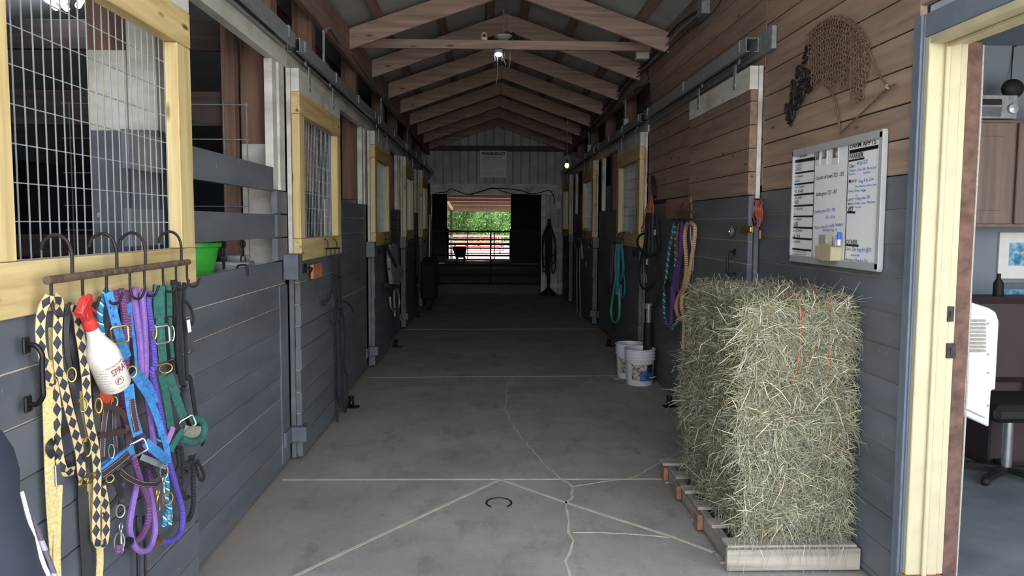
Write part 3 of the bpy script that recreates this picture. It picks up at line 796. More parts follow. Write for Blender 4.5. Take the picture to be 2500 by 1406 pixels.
for pts, w, mt in (([c3(650, 245, .045), c3(730, 255, .055), c3(820, 290, .06), c3(862, 370, .05), (c3(850, 420, .05)), c3(760, 440, .045), c3(680, 455, .04)], .017, 'brown_leather'),
                   ([c3(720, 260, .03), c3(700, 420, .03), c3(690, 600, .03)], .018, 'stitched_leather'), ([c3(770, 280, .028), c3(775, 420, .028), c3(785, 560, .028)], .014, 'stitched_leather'),
                   ([c3(860, 380, .03), c3(870, 500, .03), c3(860, 620, .03)], .018, 'brown_leather'),
                   ([c3(760, 740, .05), c3(800, 800, .055), c3(825, 880, .055), c3(815, 940, .055)], .018, 'black_leather'), ([c3(780, 700, .045), c3(830, 780, .05), c3(800, 870, .05), c3(700, 990, .03)], .015, 'black_leather'),
                   ([c3(810, 690, .05), c3(870, 740, .055), c3(960, 780, .055), c3(1050, 785, .055)], .018, 'stitched_leather'),
                   ([c3(940, 630, .04), c3(1030, 670, .04), c3(1060, 740, .045)], .014, 'black_leather')):
    MB().strap(pts, w, .004, NX).build('leather_strap', mt, t)
oval(668, 250, .010, .022, .0028, c3, .055, 'brass', t); oval(775, 225, .010, .016, .0022, c3, .05, 'brass', t); oval(745, 745, .012, .012, .0025, c3, .055, 'brass', t)
oval(755, 560, .009, .022, .002, c3, .05, 'silver', t); oval(815, 965, .014, .020, .003, c3, .06, 'silver', t)
def snap(x, y, f, d, L, mat, parent, tilt=0):
    c = f(x, y, d); mb = MB()
    mb.lathe([(0, 0), (.0045, 0), (.0055, -.006), (.004, -.012), (.004, -L*.55), (.006, -L*.6), (.003, -L*.66), (0, -L*.66)], c, (0, math.sin(tilt), math.cos(tilt)), 10)
    e = c-V3((0, 0, L*.6)); mb.tube([e, e+V3((0, .008, -.006)), e+V3((0, .009, -.024)), e+V3((0, 0, -.032)), e+V3((0, -.007, -.022))], .0026, 6)
    e = c; mb.tube([e+V3((0, .008, 0)), e+V3((0, .009, .014)), e+V3((0, 0, .021)), e+V3((0, -.009, .014)), e+V3((0, -.008, 0)), e], .0026, 6)
    mb.build('snap_hook', mat, parent)
snap(820, 1090, c3, .06, .075, 'silver', t)
# orange tag strap
tag(MB().strap([c3(700, 110, .03), c3(715, 180, .035), c3(735, 240, .035)], .038, .003, NX).build('nylon_tab', 'orange_tag'), 'orange red nylon strap end showing below the white bottle', 'strap', G1)
# teal, blue and white lead rope
t = thing('lead_rope', c2(800, 700), 'teal blue and white braided lead rope with a silver snap', 'lead rope', G1)
MB().tube(off([(800, 690, .03), (760, 780, .025), (745, 900, .02), (765, 1050, .02)], c2, 0), .0095, 8).build('strand', 'rope_blue_white', t)
MB().tube(off([(1080, 440), (1078, 500)], c3, .03), .009, 8).build('strand', 'rope_blue_white', t)
MB().tube(off([(1128, 720), (1135, 800), (1130, 880), (1140, 960), (1120, 1000), (1115, 1070)], c3, .06), .0088, 8).build('strand', 'rope_blue_white', t)
MB().tube(off([(1145, 900), (1155, 980), (1150, 1060)], c3, .068), .0088, 8).build('strand', 'rope_blue_white', t)
MB().lathe([(0, .0), (.013, 0), (.013, .022), (0, .022)], c3(1140, 1020, .064), (0, 0, 1), 12).build('clamp', 'galv', t)
oval(1112, 700, .014, .024, .003, c3, .075, 'silver', t); oval(1135, 880, .020, .022, .003, c3, .08, 'brass', t); snap(1112, 770, c3, .085, .06, 'silver', t)
snap(1072, 855, c3, .075, .05, 'brass', t, .5)
# blue halter
t = thing('blue_halter', c2(820, 720, .05), 'bright blue nylon halter with leather patches hanging beside the spray bottle', 'halter', G1)
def st(pts, f, w, mat, d=.0, th=.004, nm='strap'):
    return MB().strap(off(pts, f, d), w, th, NX).build(nm, mat, t)
st([(805, 715, .05), (835, 830, .055), (865, 950, .058), (905, 1080, .058), (950, 1200, .055)], c2, .028, 'blue_web')
st([(950, 800, .03), (1000, 950, .03), (1025, 1150, .03), (1040, 1350, .03)], c2, .026, 'blue_web')
for x, y in ((825, 830), (845, 890), (865, 950), (905, 1060)): MB().ball(c2(x, y, .0605), .003, 6, (.4, 1, 1)).build('eyelet', 'black_metal', t)
st([(900, 30, .06), (960, 120, .065), (1010, 200, .065), (1065, 330, .065), (1100, 450, .065)], c3, .024, 'blue_web')
st([(930, 20, .05), (1010, 110, .05), (1060, 230, .05)], c3, .02, 'blue_web')
st([(870, 110, .065), (895, 300, .068), (935, 450, .070)], c3, .033, 'blue_web')
st([(885, 125, .069), (905, 290, .072), (932, 425, .074)], c3, .021, 'stitched_leather', nm='leather_patch')
st([(905, 540, .070), (800, 620, .06), (690, 710, .045)], c3, .032, 'blue_web')
st([(875, 575, .074), (800, 640, .066), (700, 715, .051)], c3, .020, 'stitched_leather', nm='leather_patch')
st([(900, 520, .055), (800, 585, .045), (685, 655, .03)], c3, .012, 'blue_web')
st([(985, 500, .07), (1060, 560, .08), (1140, 625, .075)], c3, .032, 'blue_web')
st([(960, 600, .045), (1040, 630, .045), (1130, 665, .05)], c3, .022, 'tub_grey')
st([(1105, 450, .06), (1130, 540, .065), (1140, 640, .068)], c3, .022, 'blue_web')
def sqring(cx, cy, hy, hz, f, d, mat, tilt=0, r=.0035):
    c = f(cx, cy, d); ct, s_ = math.cos(tilt), math.sin(tilt)
    q = [(-hy, -hz*.8), (-hy*.8, -hz), (hy*.8, -hz), (hy, -hz*.8), (hy, hz*.8), (hy*.8, hz), (-hy*.8, hz), (-hy, hz*.8)]
    MB().tube([c+WV*(y*ct-z*s_)+ZV*(y*s_+z*ct) for y, z in q], r, 6, closed=True, sm=0).build('buckle', mat, t)
sqring(940, 535, .026, .022, c3, .078, 'silver', .3); sqring(893, 1030, .026, .026, c2, .066, 'brass', .05)
MB().tube([c2(893, 985, .070), c2(893, 1010, .072)], .0028, 6, sm=0).build('buckle_tongue', 'brass', t)
oval(895, 20, .014, .018, .003, c3, .07, 'brass', t)
# purple ropes
ropes('lead_rope', 'plum coloured braided rope with a thick lower loop, right of the blue halter', 'lead rope', G1, [
    ([c2(900, 690, .03), c2(925, 850, .03), c2(935, 1000, .028), c2(940, 1250, .025), c3(830, 250, .02), c3(870, 480, .02), c3(910, 620, .03), c3(955, 770, .035), c3(1005, 900, .035), c3(1005, 1030, .035), c3(965, 1130, .035), c3(910, 1175, .035), c3(870, 1180, .036)], .0115, 'rope_plum'),
    ([c2(875, 700, .015), c2(850, 900, .012), c2(810, 1080, .01)], .010, 'rope_plum'),
    ([c3(960, 450, .012), c3(1000, 620, .012), c3(1030, 800, .012), c3(1060, 900, .015)], .0125, 'rope_plum'),
    ([c2(940, 700, .02), c2(955, 900, .02), c2(960, 1050, .02)], .011, 'rope_plum')], 'rope_plum')
ropes('lead_rope', 'lilac flat rope hanging in a long double loop', 'lead rope', G1, [
    ([c2(1010, 690, .035), c2(1000, 740, .045), c2(1020, 900, .042), c2(1045, 1100, .04), c2(1060, 1350, .035), c3(1000, 200, .03), c3(1030, 400, .03), c3(1050, 600, .02)], .0115, 'lilac'),
    ([c3(930, 700, .02), c3(925, 800, .03), c3(895, 950, .035), c3(880, 1080, .036), c3(905, 1190, .038), c3(960, 1240, .04), c3(1020, 1210, .04), c3(1052, 1100, .038), c3(1040, 960, .034), c3(1010, 800, .03)], .0105, 'lilac'),
    ([c2(1075, 700, .04), c2(1060, 760, .048), c2(1075, 950, .045), c2(1085, 1200, .04), c3(985, 60, .035)], .0115, 'lilac')], 'lilac')
ropes('lead_rope', 'blue violet braided rope ending in a wide loop at the lower right', 'lead rope', G1, [
    ([c2(1120, 720, .045), c2(1105, 800, .05), c2(1130, 1000, .045), c2(1150, 1250, .042), c3(1030, 20, .04), c3(1060, 170, .038), c3(1095, 350, .035), c3(1130, 560, .033), c3(1170, 720, .033), c3(1215, 870, .033), c3(1240, 1000, .035), c3(1225, 1110, .035), c3(1170, 1165, .036), c3(1090, 1172, .038)], .0118, 'rope_violet'),
    ([c2(1140, 720, .035), c2(1150, 900, .03), c2(1160, 1200, .03)], .009, 'pink_lilac')], 'rope_violet')
t = thing('rope_snap', c3(1080, 1165, .045), 'brass collar on the end of the blue violet rope loop', 'snap', G1)
MB().lathe([(0, -.02), (.013, -.02), (.013, .015), (0, .015)], c3(1080, 1165, .042), (0, 1, .2), 12).build('collar', 'brass', t)
t = thing('rope_snap', c3(808, 1160, .05), 'silver buckle snap closing the plum rope loop at the very bottom', 'snap', G1)
oval(808, 1175, .016, .03, .0035, c3, .05, 'silver', t); MB().lathe([(0, -.016), (.013, -.016), (.013, .016), (0, .016)], c3(870, 1180, .05), (0, 1, .1), 12).build('collar', 'black_leather', t)
MB().tube([c3(808, 1190, .05), c3(800, 1250, .048)], .012, 8, sm=0).build('rope_end', 'rope_plum', t)
# green halter
t = thing('green_halter', c2(1210, 680, .05), 'dark green padded halter with a fleece nose pad on the right of the rack', 'halter', G1)
st([(1185, 665, .05), (1180, 780, .055), (1185, 900, .055)], c2, .040, 'green_web', th=.012); st([(1255, 665, .03), (1260, 780, .035), (1262, 890, .035)], c2, .02, 'green_web', th=.01)
st([(1190, 880, .06), (1200, 1050, .062), (1215, 1230, .06)], c2, .030, 'green_web'); st([(1270, 900, .03), (1270, 1050, .03), (1290, 1200, .03)], c2, .014, 'green_web')
for x, y in ((1190, 920), (1198, 1058), (1202, 1130)): MB().ball(c2(x, y, .0645), .003, 6, (.4, 1, 1)).build('eyelet', 'brass', t)
sqring(1208, 1030, .026, .03, c2, .068, 'silver', .05); oval(1235, 1280, .024, .017, .003, c2, .065, 'brass', t); oval(1150, 1010, .008, .024, .003, c2, .055, 'brass', t); oval(1283, 1020, .008, .028, .003, c2, .05, 'silver', t)
st([(1095, 40, .06), (1125, 180, .055), (1155, 380, .045), (1175, 480, .04)], c3, .026, 'green_web'); st([(1145, 40, .065), (1190, 180, .07), (1245, 330, .075)], c3, .032, 'green_web')
sqring(1275, 370, .028, .022, c3, .082, 'silver', .35)
st([(1240, 420, .075), (1195, 480, .065), (1155, 560, .055)], c3, .024, 'green_web')
MB().tube([c3(1310, 340, .085), c3(1365, 350, .095), c3(1390, 410, .10), c3(1365, 475, .095), c3(1300, 500, .085), c3(1245, 480, .075)], .015, 10).build('nose_pad', 'green_web', t)
MB().strap([c3(1255, 425, .07), c3(1300, 430, .075), c3(1370, 425, .085)], .045, .012, NX).build('fleece', 'grey_rope', t)
# little pink strap
tag(MB().strap([c3(1175, 395, .05), c3(1155, 450, .05), c3(1120, 530, .045)], .02, .004, NX).build('strap', 'pink_lilac'), 'short pink strap between the green halter and violet rope', 'strap', G1)
# black rope halters at the right end
ropes('rope_halter', 'bundle of black rope halters with knots at the right end of the rack', 'halter', G1, [
    ([c2(1295, 625, .04), c2(1300, 800, .035), c2(1315, 1000, .03), c2(1330, 1250, .03), c3(1215, 30, .03)], .013), ([c2(1330, 640, .035), c2(1340, 900, .03), c2(1345, 1200, .03), c3(1240, 100, .03)], .010),
    ([c2(1375, 640, .03), c2(1370, 850, .025), c2(1385, 1100, .025), c2(1395, 1350, .025), c3(1290, 60, .025), c3(1310, 200, .025), c3(1330, 320, .03)], .008),
    ([c2(1310, 700, .05), c2(1325, 900, .045), c2(1320, 1150, .045), c2(1350, 1400, .04)], .006), ([c2(1390, 780, .04), c2(1430, 850, .04), c2(1440, 930, .04), c2(1400, 990, .04)], .006),
    ([c3(1250, 110, .04), c3(1235, 200, .035), c3(1265, 330, .035), c3(1300, 420, .03)], .007), ([c3(1200, 540, .04), c3(1215, 640, .04), c3(1200, 720, .04), c3(1250, 870, .045), c3(1280, 870, .045)], .009),
    ([c3(1225, 540, .03), c3(1240, 640, .03), c3(1235, 760, .03), c3(1225, 800, .03)], .009), ([c3(1330, 640, .035), c3(1345, 720, .035), c3(1370, 760, .04), c3(1385, 720, .04), c3(1340, 620, .04)], .006),
    ([c3(1310, 620, .02), c3(1310, 800, .02), c3(1310, 930, .02), c3(1280, 1020, .02), c3(1235, 1010, .02)], .011, 'rope_black'), ([c3(1330, 320, .03), c3(1360, 420, .03), c3(1385, 480, .03), c3(1370, 520, .03)], .006)], 'black_rope', 6)
t = thing('rope_knots', c3(1250, 120, .045), 'cluster of tight black rope knots under the green nose pad', 'knots', G1)
for x, y, d in ((1245, 118, .045), (1215, 545, .045), (1300, 610, .04), (1265, 690, .04), (1220, 735, .045)):
    c = c3(x, y, d); MB().tube([c+V3((.006*math.cos(3*a), .011*math.cos(2*a), .010*math.sin(a))) for a in [k*math.pi/8 for k in range(16)]], .006, 6, closed=True, sm=2).build('knot', 'black_rope', t)
tag(MB().strap([c2(1403, 920, .05), c2(1415, 1010, .05)], .014, .003, NX).build('tape_band', 'paper'), 'white tape band wrapped on the black ropes', 'tape', G1)
for lab, pts, r in (('thin black rope end reaching the floor below the violet loops', [(930, 1000), (935, 1250), (940, 1500)], .006), ('dark leather rein end reaching down below the violet loops', [(975, 1000), (985, 1250), (990, 1500)], .0055)):
    tag(MB().tube(off(pts, c3, .008), r, 6).build('rein_end', 'black_leather'), lab, 'rope', G1)
# spray bottle
bb, nk = c3(782, 105, .075), c2(676, 965, .075)
axv = (nk-bb); H = axv.length; ax = axv.normalized()
t = thing('spray_bottle', bb, 'white spray bottle with red trigger head hooked on the pipe rack', 'bottle', G1)
rb = .047
prof = [(0, 0), (rb*.93, 0), (rb, .006), (rb, H*.20), (rb, H*.50), (rb*.97, H*.56), (rb*.86, H*.63), (rb*.66, H*.72), (rb*.48, H*.82), (rb*.38, H*.92), (rb*.36, H), (0, H)]
ref = V3((.6, -.8, 0))
MB().lathe(prof, bb, ax, 32, ref=ref).build('bottle', 'bottle_plastic', t)
e = (ref-ax*ref.dot(ax)).normalized(); g = ax.cross(e)
def wrap(a, b, r=rb+.0007): th = (a/r); return bb+ax*b+(e*math.cos(th)+g*math.sin(th))*r
mb = MB(); text_mesh(mb, 'SPRAY', 0, 0, 0, .062, .024, warp=lambda a, b: wrap(a-.006, b+.072), off=.012, )
text_mesh(mb, 'PROFESSIONAL', 0, 0, 0, .060, .006, warp=lambda a, b: wrap(a-.016, b+.104), off=.01)
for i in range(9): text_mesh(mb, ['Horse Grooming', 'for daily use', 'shake well before', 'spray the coat', 'keep away from', 'eyes and nose', 'store upright', 'net contents', 'one quart'][i], 0, 0, 0, .030+.004*(i % 3), .0035, warp=lambda a, b, i=i: wrap(a-.052, b+.10-.0105*i))
text_mesh(mb, 'DANGER', 0, 0, 0, .02, .004, warp=lambda a, b: wrap(a-.002, b+.016))
L0 = len(mb.v); mb.tube([wrap(.008+.013*math.cos(a), .046+.013*math.sin(a)) for a in [k*math.pi/8 for k in range(16)]], .0009, 5, closed=True, sm=1)
mb.tube([wrap(.001, .04), wrap(.004, .05), wrap(.010, .052), wrap(.014, .047)], .002, 5)
mb.build('label_print', 'warn_red', t)
MB().lathe([(0, 0), (rb*.44, 0), (rb*.44, .02), (rb*.36, .028), (rb*.34, .036), (0, .036)], nk-ax*.004, ax, 20, ref=ref).build('collar', 'red_plastic', t)
hd0 = nk+ax*.03; side = V3((0, 1, 0)); side = (side-ax*side.dot(ax)).normalized()
mb = MB(); mb.bar(hd0, hd0+ax*.028, .026, .030, side); mb.bar(hd0+ax*.036-side*.030, hd0+ax*.042+side*.040, .026, .026, ax); mb.bar(hd0+ax*.045-side*.02, hd0+ax*.058+side*.02, .02, .012, ax)
mb.lathe([(0, 0), (.009, 0), (.009, .014), (0, .014)], hd0+ax*.040+side*.04, side, 10)
mb.build('spray_head', 'red_plastic', t, bevel=.006)
MB().strap([hd0+ax*.024+side*.022, hd0+ax*.006+side*.034, hd0-ax*.018+side*.05], .012, .005, (1, 0, 0)).build('trigger', 'red_plastic', t)
# door handles on the left door
def pull(name, a, b, d, side, label):
    s = 1 if side == 'L' else -1; a, b = V3(a), V3(b); t = thing(name, a, label, 'handle')
    o = V3((s*d, 0, 0))
    MB().tube([a, a+o*.6, a+o+(b-a)*.14, a+o+(b-a)*.3, b+o-(b-a)*.3, b+o-(b-a)*.14, b+o*.6, b], .007, 8).build('grip', 'black_metal', t)
    for p in (a, b): MB().box(p.x-.004, p.x+.004, p.y-.016, p.y+.016, p.z-.022, p.z+.022).build('mount_plate', 'black_metal', t, bevel=.003)
pull('pull_handle', c2(195, 1110, .004), c3(190, 240, .004), .04, 'L', 'black iron pull handle on the leftmost door beside the yellow web line')
# green feed tub, grey tub, chains, S-hook
p = PL(505, 665, -.16)
t = thing('feed_tub', (-1.56, 4.2, 1.32), 'bright green plastic feed tub behind the lowest gap of the left stall', 'tub')
MB().lathe([(0, 0), (.13, 0), (.16, .15), (.175, .155), (.175, .175), (.162, .175), (.155, .16), (.125, .02), (0, .02)], (-1.565, 4.2, 1.32), n=32).build('tub', 'green_plastic', t)
MB().lathe([(0, .02), (.13, .02), (.13, .06), (0, .065)], (-1.565, 4.2, 1.32), n=20).build('feed', 'dirt', t)
MB().tube([(-1.45, 4.02, 1.50), (-1.45, 4.02, 1.56), (-1.45, 4.02, 1.62)], .004, 6).build('bolt', 'dark_rust', t)
MB().box(-1.76, XL-.032, 3.7, 4.98, 1.28, 1.318).build('tub_shelf', 'dark_wood_y', None) and None
sh = bpy.data.objects['tub_shelf']; tag(sh, 'dark shelf board inside the left stall under the green tub', 'shelf')
tag(MB().lathe([(0, 0), (.09, 0), (.11, .05), (.115, .05), (.115, .058), (.1, .058), (.085, .01), (0, .01)], (-1.455, 4.52, 1.319), n=24).build('feed_pan', 'tub_grey'), 'shallow pale grey pan right of the green tub', 'pan')
tag(MB().box(-1.60, -1.42, 4.72, 4.93, 1.319, 1.37).lathe([(0, 0), (.07, 0), (.09, .04), (0, .05)], (-1.5, 4.82, 1.365), n=9).build('salt_block', 'tub_grey', bevel=.01), 'weathered grey mineral block on the shelf inside the left stall', 'block')
def chain(p0, p1, name, label, L=.03, r=.004, mat='dark_rust'):
    p0, p1 = V3(p0), V3(p1); n = max(2, int((p1-p0).length/(L*.75))); mb = MB()
    for i in range(n):
        c = p0.lerp(p1, (i+.5)/n); a = (i % 2)*math.pi/2; dx = V3((math.cos(a), math.sin(a), 0)); u = (p1-p0).normalized()
        mb.tube([c+dx*L*.3*math.cos(k*math.pi/4)+u*L*.5*math.sin(k*math.pi/4) for k in range(8)], r, 5, closed=True, sm=1)
    return tag(mb.build(name, mat), label, 'chain')
chain((-1.40, 4.28, 1.50), (-1.40, 4.28, 1.36), 'tether_chain', 'dark chain with snap hanging right behind the green tub', .045, .005)
chain((-1.40, 4.62, 1.50), (-1.40, 4.62, 1.37), 'tether_chain', 'second dark chain hanging farther right of the green tub', .045, .005)
a = PL(600, 655, .0); t = tag(MB().tube([V3((XL-.05, a.y, 1.30)), V3((XL-.045, a.y, 1.36)), V3((XL-.015, a.y, 1.372)), V3((XL+.008, a.y, 1.36)), V3((XL+.012, a.y, 1.31))], .005, 8).build('rail_hook', 'black_metal'), 'black wire hook over the top board right of the green tub', 'hook')
# orange block plate and wire panel
p = PL(770, 663, .1); tag(MB().box(XL+.092, XL+.115, p.y-.13, p.y+.16, p.z-.045, p.z+.055).build('wood_block', 'orange_wood', bevel=.003), 'small orange brown wood block below the second left door mesh', 'block')
mb = MB(); Yp = 5.02; r = .0028
y0 = PY(478, 262, Yp); 
for z in (2.32, 2.11, 1.90, 1.70, 1.55): mb.box(-2.6, -1.47, Yp-r, Yp+r, z-r, z+r)
for x in (-2.55, -2.3, -2.05, -1.83, -1.62, -1.48): mb.box(x-r, x+r, Yp-2*r, Yp, 1.38, 2.33)
tag(mb.build('wire_panel', 'galv'), 'coarse square wire panel fixed inside the left stall opening', 'wire panel')
# rack and black tack on the second left door
def l4(x, y, d=0): return PL(440+x/3.056, 300+y/3.056, DD+d)
hook_rack('small black hook rack over the rail of the second left door', l4(1085, 938, .03), l4(1190, 934, .03), (.15, .78), (.05, .35, .65, .95), .006, None, .06, .0035, .055, mat2='dark_rust')
def l7(x, y, d=0): return PL(460+x/3.348, 640+y/3.348, DD+d)
G2 = 'black tack on the second left door'
ropes('rope_halter', 'long bundle of black ropes hanging from the second left door to the floor', 'halter', G2, [
    ([l7(1190, -40, .03), l7(1200, 110, .03), l7(1215, 250, .03), l7(1230, 340, .03), l7(1215, 500, .03), l7(1225, 800, .03), l7(1225, 1050, .03), l7(1240, 1180, .03)], .012),
    ([l7(1235, -40, .02), l7(1240, 110, .02), l7(1250, 340, .02), l7(1245, 600, .02), l7(1260, 900, .02), l7(1270, 1150, .02), l7(1300, 1320, .03)], .011),
    ([l7(1210, 300, .015), l7(1260, 420, .015), l7(1280, 600, .015), l7(1275, 850, .015), l7(1300, 950, .015), l7(1290, 1200, .02), l7(1250, 1290, .03)], .008),
    ([l7(1180, 200, .02), l7(1150, 300, .02), l7(1115, 350, .02), l7(1100, 330, .02), l7(1160, 290, .02)], .005), ([l7(1160, 340, .02), l7(1160, 480, .02), l7(1190, 500, .02), l7(1180, 360, .02)], .006),
    ([l7(1260, 310, .03), l7(1320, 350, .03), l7(1350, 410, .03)], .006), ([l7(1220, 480, .01), l7(1215, 700, .01), l7(1215, 1150, .01), l7(1220, 1350, .02)], .009)], 'black_rope', 6)
t = thing('rope_knots', l7(1245, 370, .03), 'cluster of black knots halfway down the second left door bundle', 'knots', G2)
for x, y in ((1200, 112), (1238, 120), (1240, 345), (1250, 385), (1235, 480)):
    c = l7(x, y, .035); MB().tube([c+V3((.008*math.cos(3*a), .016*math.cos(2*a), .014*math.sin(a))) for a in [k*math.pi/8 for k in range(16)]], .008, 6, closed=True, sm=2).build('knot', 'black_rope', t)
# third left door: rack, quilted mask, pale rope
def l6(x, y, d=0): return PL(860+x/3.604, 530+y/3.604, DD+d)
hook_rack('small black hook rack over the rail of the third left door', l6(283, 195, .03), l6(335, 190, .03), (.25, .85), (.1, .5, .9), .006, None, .06, .0035, .05)
q = [(300, 240), (360, 240), (375, 400), (425, 470), (415, 520), (385, 600), (320, 590), (300, 400)]
t = thing('fly_mask', l6(340, 300, .02), 'grey quilted mask with navy edge hanging on the third left door', 'mask')
vs = [l6(x, y, .03) for x, y in q]
MB().prism(vs, (.05, 0, 0)).build('quilted_panel', 'quilt', t, bevel=.012)
MB().strap([l6(x, y, .088) for x, y in ((300, 240), (345, 350), (390, 440))], .05, .008, NX).build('edge_binding', 'navy_cloth', t)
MB().strap([l6(x, y, .05) for x, y in ((300, 600), (340, 620), (390, 600))], .05, .05, NX).build('edge_binding', 'navy_cloth', t)
MB().strap([l6(x, y, .02) for x, y in ((350, 240), (362, 380))], .05, .01, NX).build('strap', 'paper', t)
ropes('lead_rope', 'pale coiled rope hanging below the quilted mask', 'lead rope', None, [
    ([l6(375, 590, .02), l6(368, 700, .02), l6(372, 800, .02)], .012), ([l6(385, 600, .03), l6(410, 700, .03), l6(410, 790, .03), l6(375, 825, .03), l6(340, 790, .03), l6(333, 700, .03)], .013), ([l6(372, 825, .03), l6(374, 870, .03)], .012)], 'grey_rope')
hook_rack('small hook rack over the rail of the fourth left door', l6(535, 190, .03), l6(575, 190, .03), (.25, .85), (.1, .5, .9), .006, None, .06, .0035, .05)
ropes('lead_rope', 'dark reddish straps and ropes hanging on the fourth left door', 'lead rope', None, [
    ([l6(560, 200, .02), l6(548, 320, .02), l6(545, 370, .02)], .012, 'black_rope'), ([l6(575, 200, .03), l6(590, 350, .03), l6(600, 500, .03), l6(612, 590, .03), l6(590, 640, .03), l6(575, 600, .03)], .016, 'rope_rust'), ([l6(570, 210, .04), l6(572, 400, .04), l6(570, 520, .04)], .02, 'black_rope')], 'black_rope')
# navy blanket with plaid lining, bottom-left corner
t = thing('horse_blanket', (-1.0, 1.45, 0), 'navy blanket with plaid lining slumped over a stand, bottom left corner', 'blanket')
mb, ml = MB(), MB()
out = [(0, 1050), (22, 1100), (40, 1150), (50, 1200), (66, 1260), (84, 1320), (105, 1380), (118, 1420), (150, 1600)]
E = [PY(x, y, 1.66+.0*i) for i, (x, y) in enumerate(out)]
vs, fs = [], []; nn = len(E)
for j, (dx, dy) in enumerate(((0, 0), (-.05, -.06), (-.16, -.10), (-.3, -.09), (-.42, -.03), (-.46, .06))):
    for i, p in enumerate(E): vs.append((min(p.x+dx, p.x), p.y+dy+.012*math.sin(i*1.3+j), max(p.z+(.04*j if i == 0 else .015*j)-.0*i, .003)))
for j in range(5):
    for i in range(nn-1): a = j*nn+i; fs.append((a, a+1, a+nn+1, a+nn))
mb.add(vs, fs); mb.smooth = True; o = mb.build('outer_cloth', 'navy_cloth', t)
s = o.modifiers.new('solid', 'SOLIDIFY'); s.thickness = .008
out2 = [(70, 1270), (88, 1310), (105, 1350), (122, 1395), (140, 1450), (160, 1600)]
ml.strap([PY(x-8, y, 1.67) for x, y in out2], .035, .006, (0, -1, .0)); ml.build('plaid_lining', 'plaid', t)
MB().strap([PY(x+3, y, 1.658) for x, y in out[3:]], .007, .004, (0, -1, 0)).build('white_piping', 'paper', t)
mb = MB(); P0 = E[0]
mb.bar((P0.x-.25, 1.62, .5), (P0.x-.25, 1.62, 0), .06, .06, (1, 0, 0)).box(P0.x-.4, P0.x-.1, 1.56, 1.7, .5, .54); mb.build('stand', 'dark_wood_y', t)
# ------------------------------------------------------------------ right-hand wall
DR = .09
def r2(x, y, d=0): return PR(1350+x/3.195, 380+y/3.195, d)
def h3(x, y, d=0): return PR(1640+x/3.27, 430+y/3.27, d)
def s4(x, y, d=0): return PR(1840+x/4.135, y/4.135, d)
def w5(x, y, d=0): return PR(1900+x/3.8, 310+y/3.8, d)
YM, ZU = (0, -1, 0), (0, 0, 1)
# whiteboard
TL, TR, BL, BR_ = PR(1937, 368, .02), PR(2156, 322, .02), PR(1928, 634, .02), PR(2146, 660, .02)
y0b, y1b = (TR.y+BR_.y)/2, (TL.y+BL.y)/2; z1b, z0b = (TL.z+TR.z)/2, (BL.z+BR_.z)/2
t = thing('whiteboard', (XR-.01, (y0b+y1b)/2, z0b), 'white marker board with farm appointments written on it, above the hay', 'whiteboard')
MB().box(XR-.012, XR-.002, y0b, y1b, z0b, z1b).build('panel', 'board_white', t)
for nm, b in (('f', (y0b-.002, y1b+.002, z1b-.03, z1b+.008)), ('f', (y0b-.002, y1b+.002, z0b-.008, z0b+.03)), ('f', (y0b-.006, y0b+.028, z0b, z1b)), ('f', (y1b-.016, y1b+.002, z0b, z1b))):
    MB().box(XR-.026, XR-.001, *b).build('frame_bar', 'alu', t, bevel=.003)
ik, ib, ig = MB(), MB(), MB()
DB = .0135
def w5(x, y, d=DB): return PR(1900+x/3.8, 310+y/3.8, d)
def wr(mb, s, x, y, x2, y2, h, off=0, shear=.12):
    a, b = w5(x, y), w5(x2, y2); hh = (w5(x, y-h)-a).length
    dr = V3((0, b.y-a.y, b.z-a.z)); text_mesh(mb, s, a, dr, ZU, dr.length, hh, shear=shear, off=off)
def ln(mb, x, y, x2, y2, w): mb.bar(w5(x, y), w5(x2, y2), .0012, w, ZU)
for a in ((148, 243, 342, 210, .010), (150, 315, 336, 284, .008), (150, 328, 336, 299, .010), (145, 432, 335, 405, .009), (140, 535, 335, 512, .009), (137, 634, 333, 614, .010), (133, 735, 328, 722, .010), (130, 830, 325, 828, .009), (127, 930, 320, 938, .010), (122, 1028, 310, 1043, .010), (116, 1128, 305, 1146, .010),
          (665, 143, 930, 90, .010), (662, 226, 928, 174, .010), (662, 240, 926, 188, .010), (656, 316, 798, 290, .008), (640, 790, 713, 792, .010), (628, 1095, 744, 1102, .010)): ln(ik, *a)
for a in ((342, 205, 311, 1215, .005), (655, 150, 615, 1258, .005), (148, 243, 145, 330, .004)):
    p, q = w5(a[0], a[1]), w5(a[2], a[3]); ik.bar(p, q, a[4], .0012, (1, 0, 0))
wr(ik, 'DUST', 200, 282, 275, 268, 36, .02, 0); wr(ik, 'FARM APPTS', 668, 200, 908, 156, 44, .02, 0); wr(ik, 'FARRIER', 660, 298, 790, 278, 44, .02, 0)
wr(ik, 'VET', 642, 782, 698, 778, 40, .02, 0); wr(ik, 'OTHER', 630, 1084, 734, 1088, 40, .02, 0)
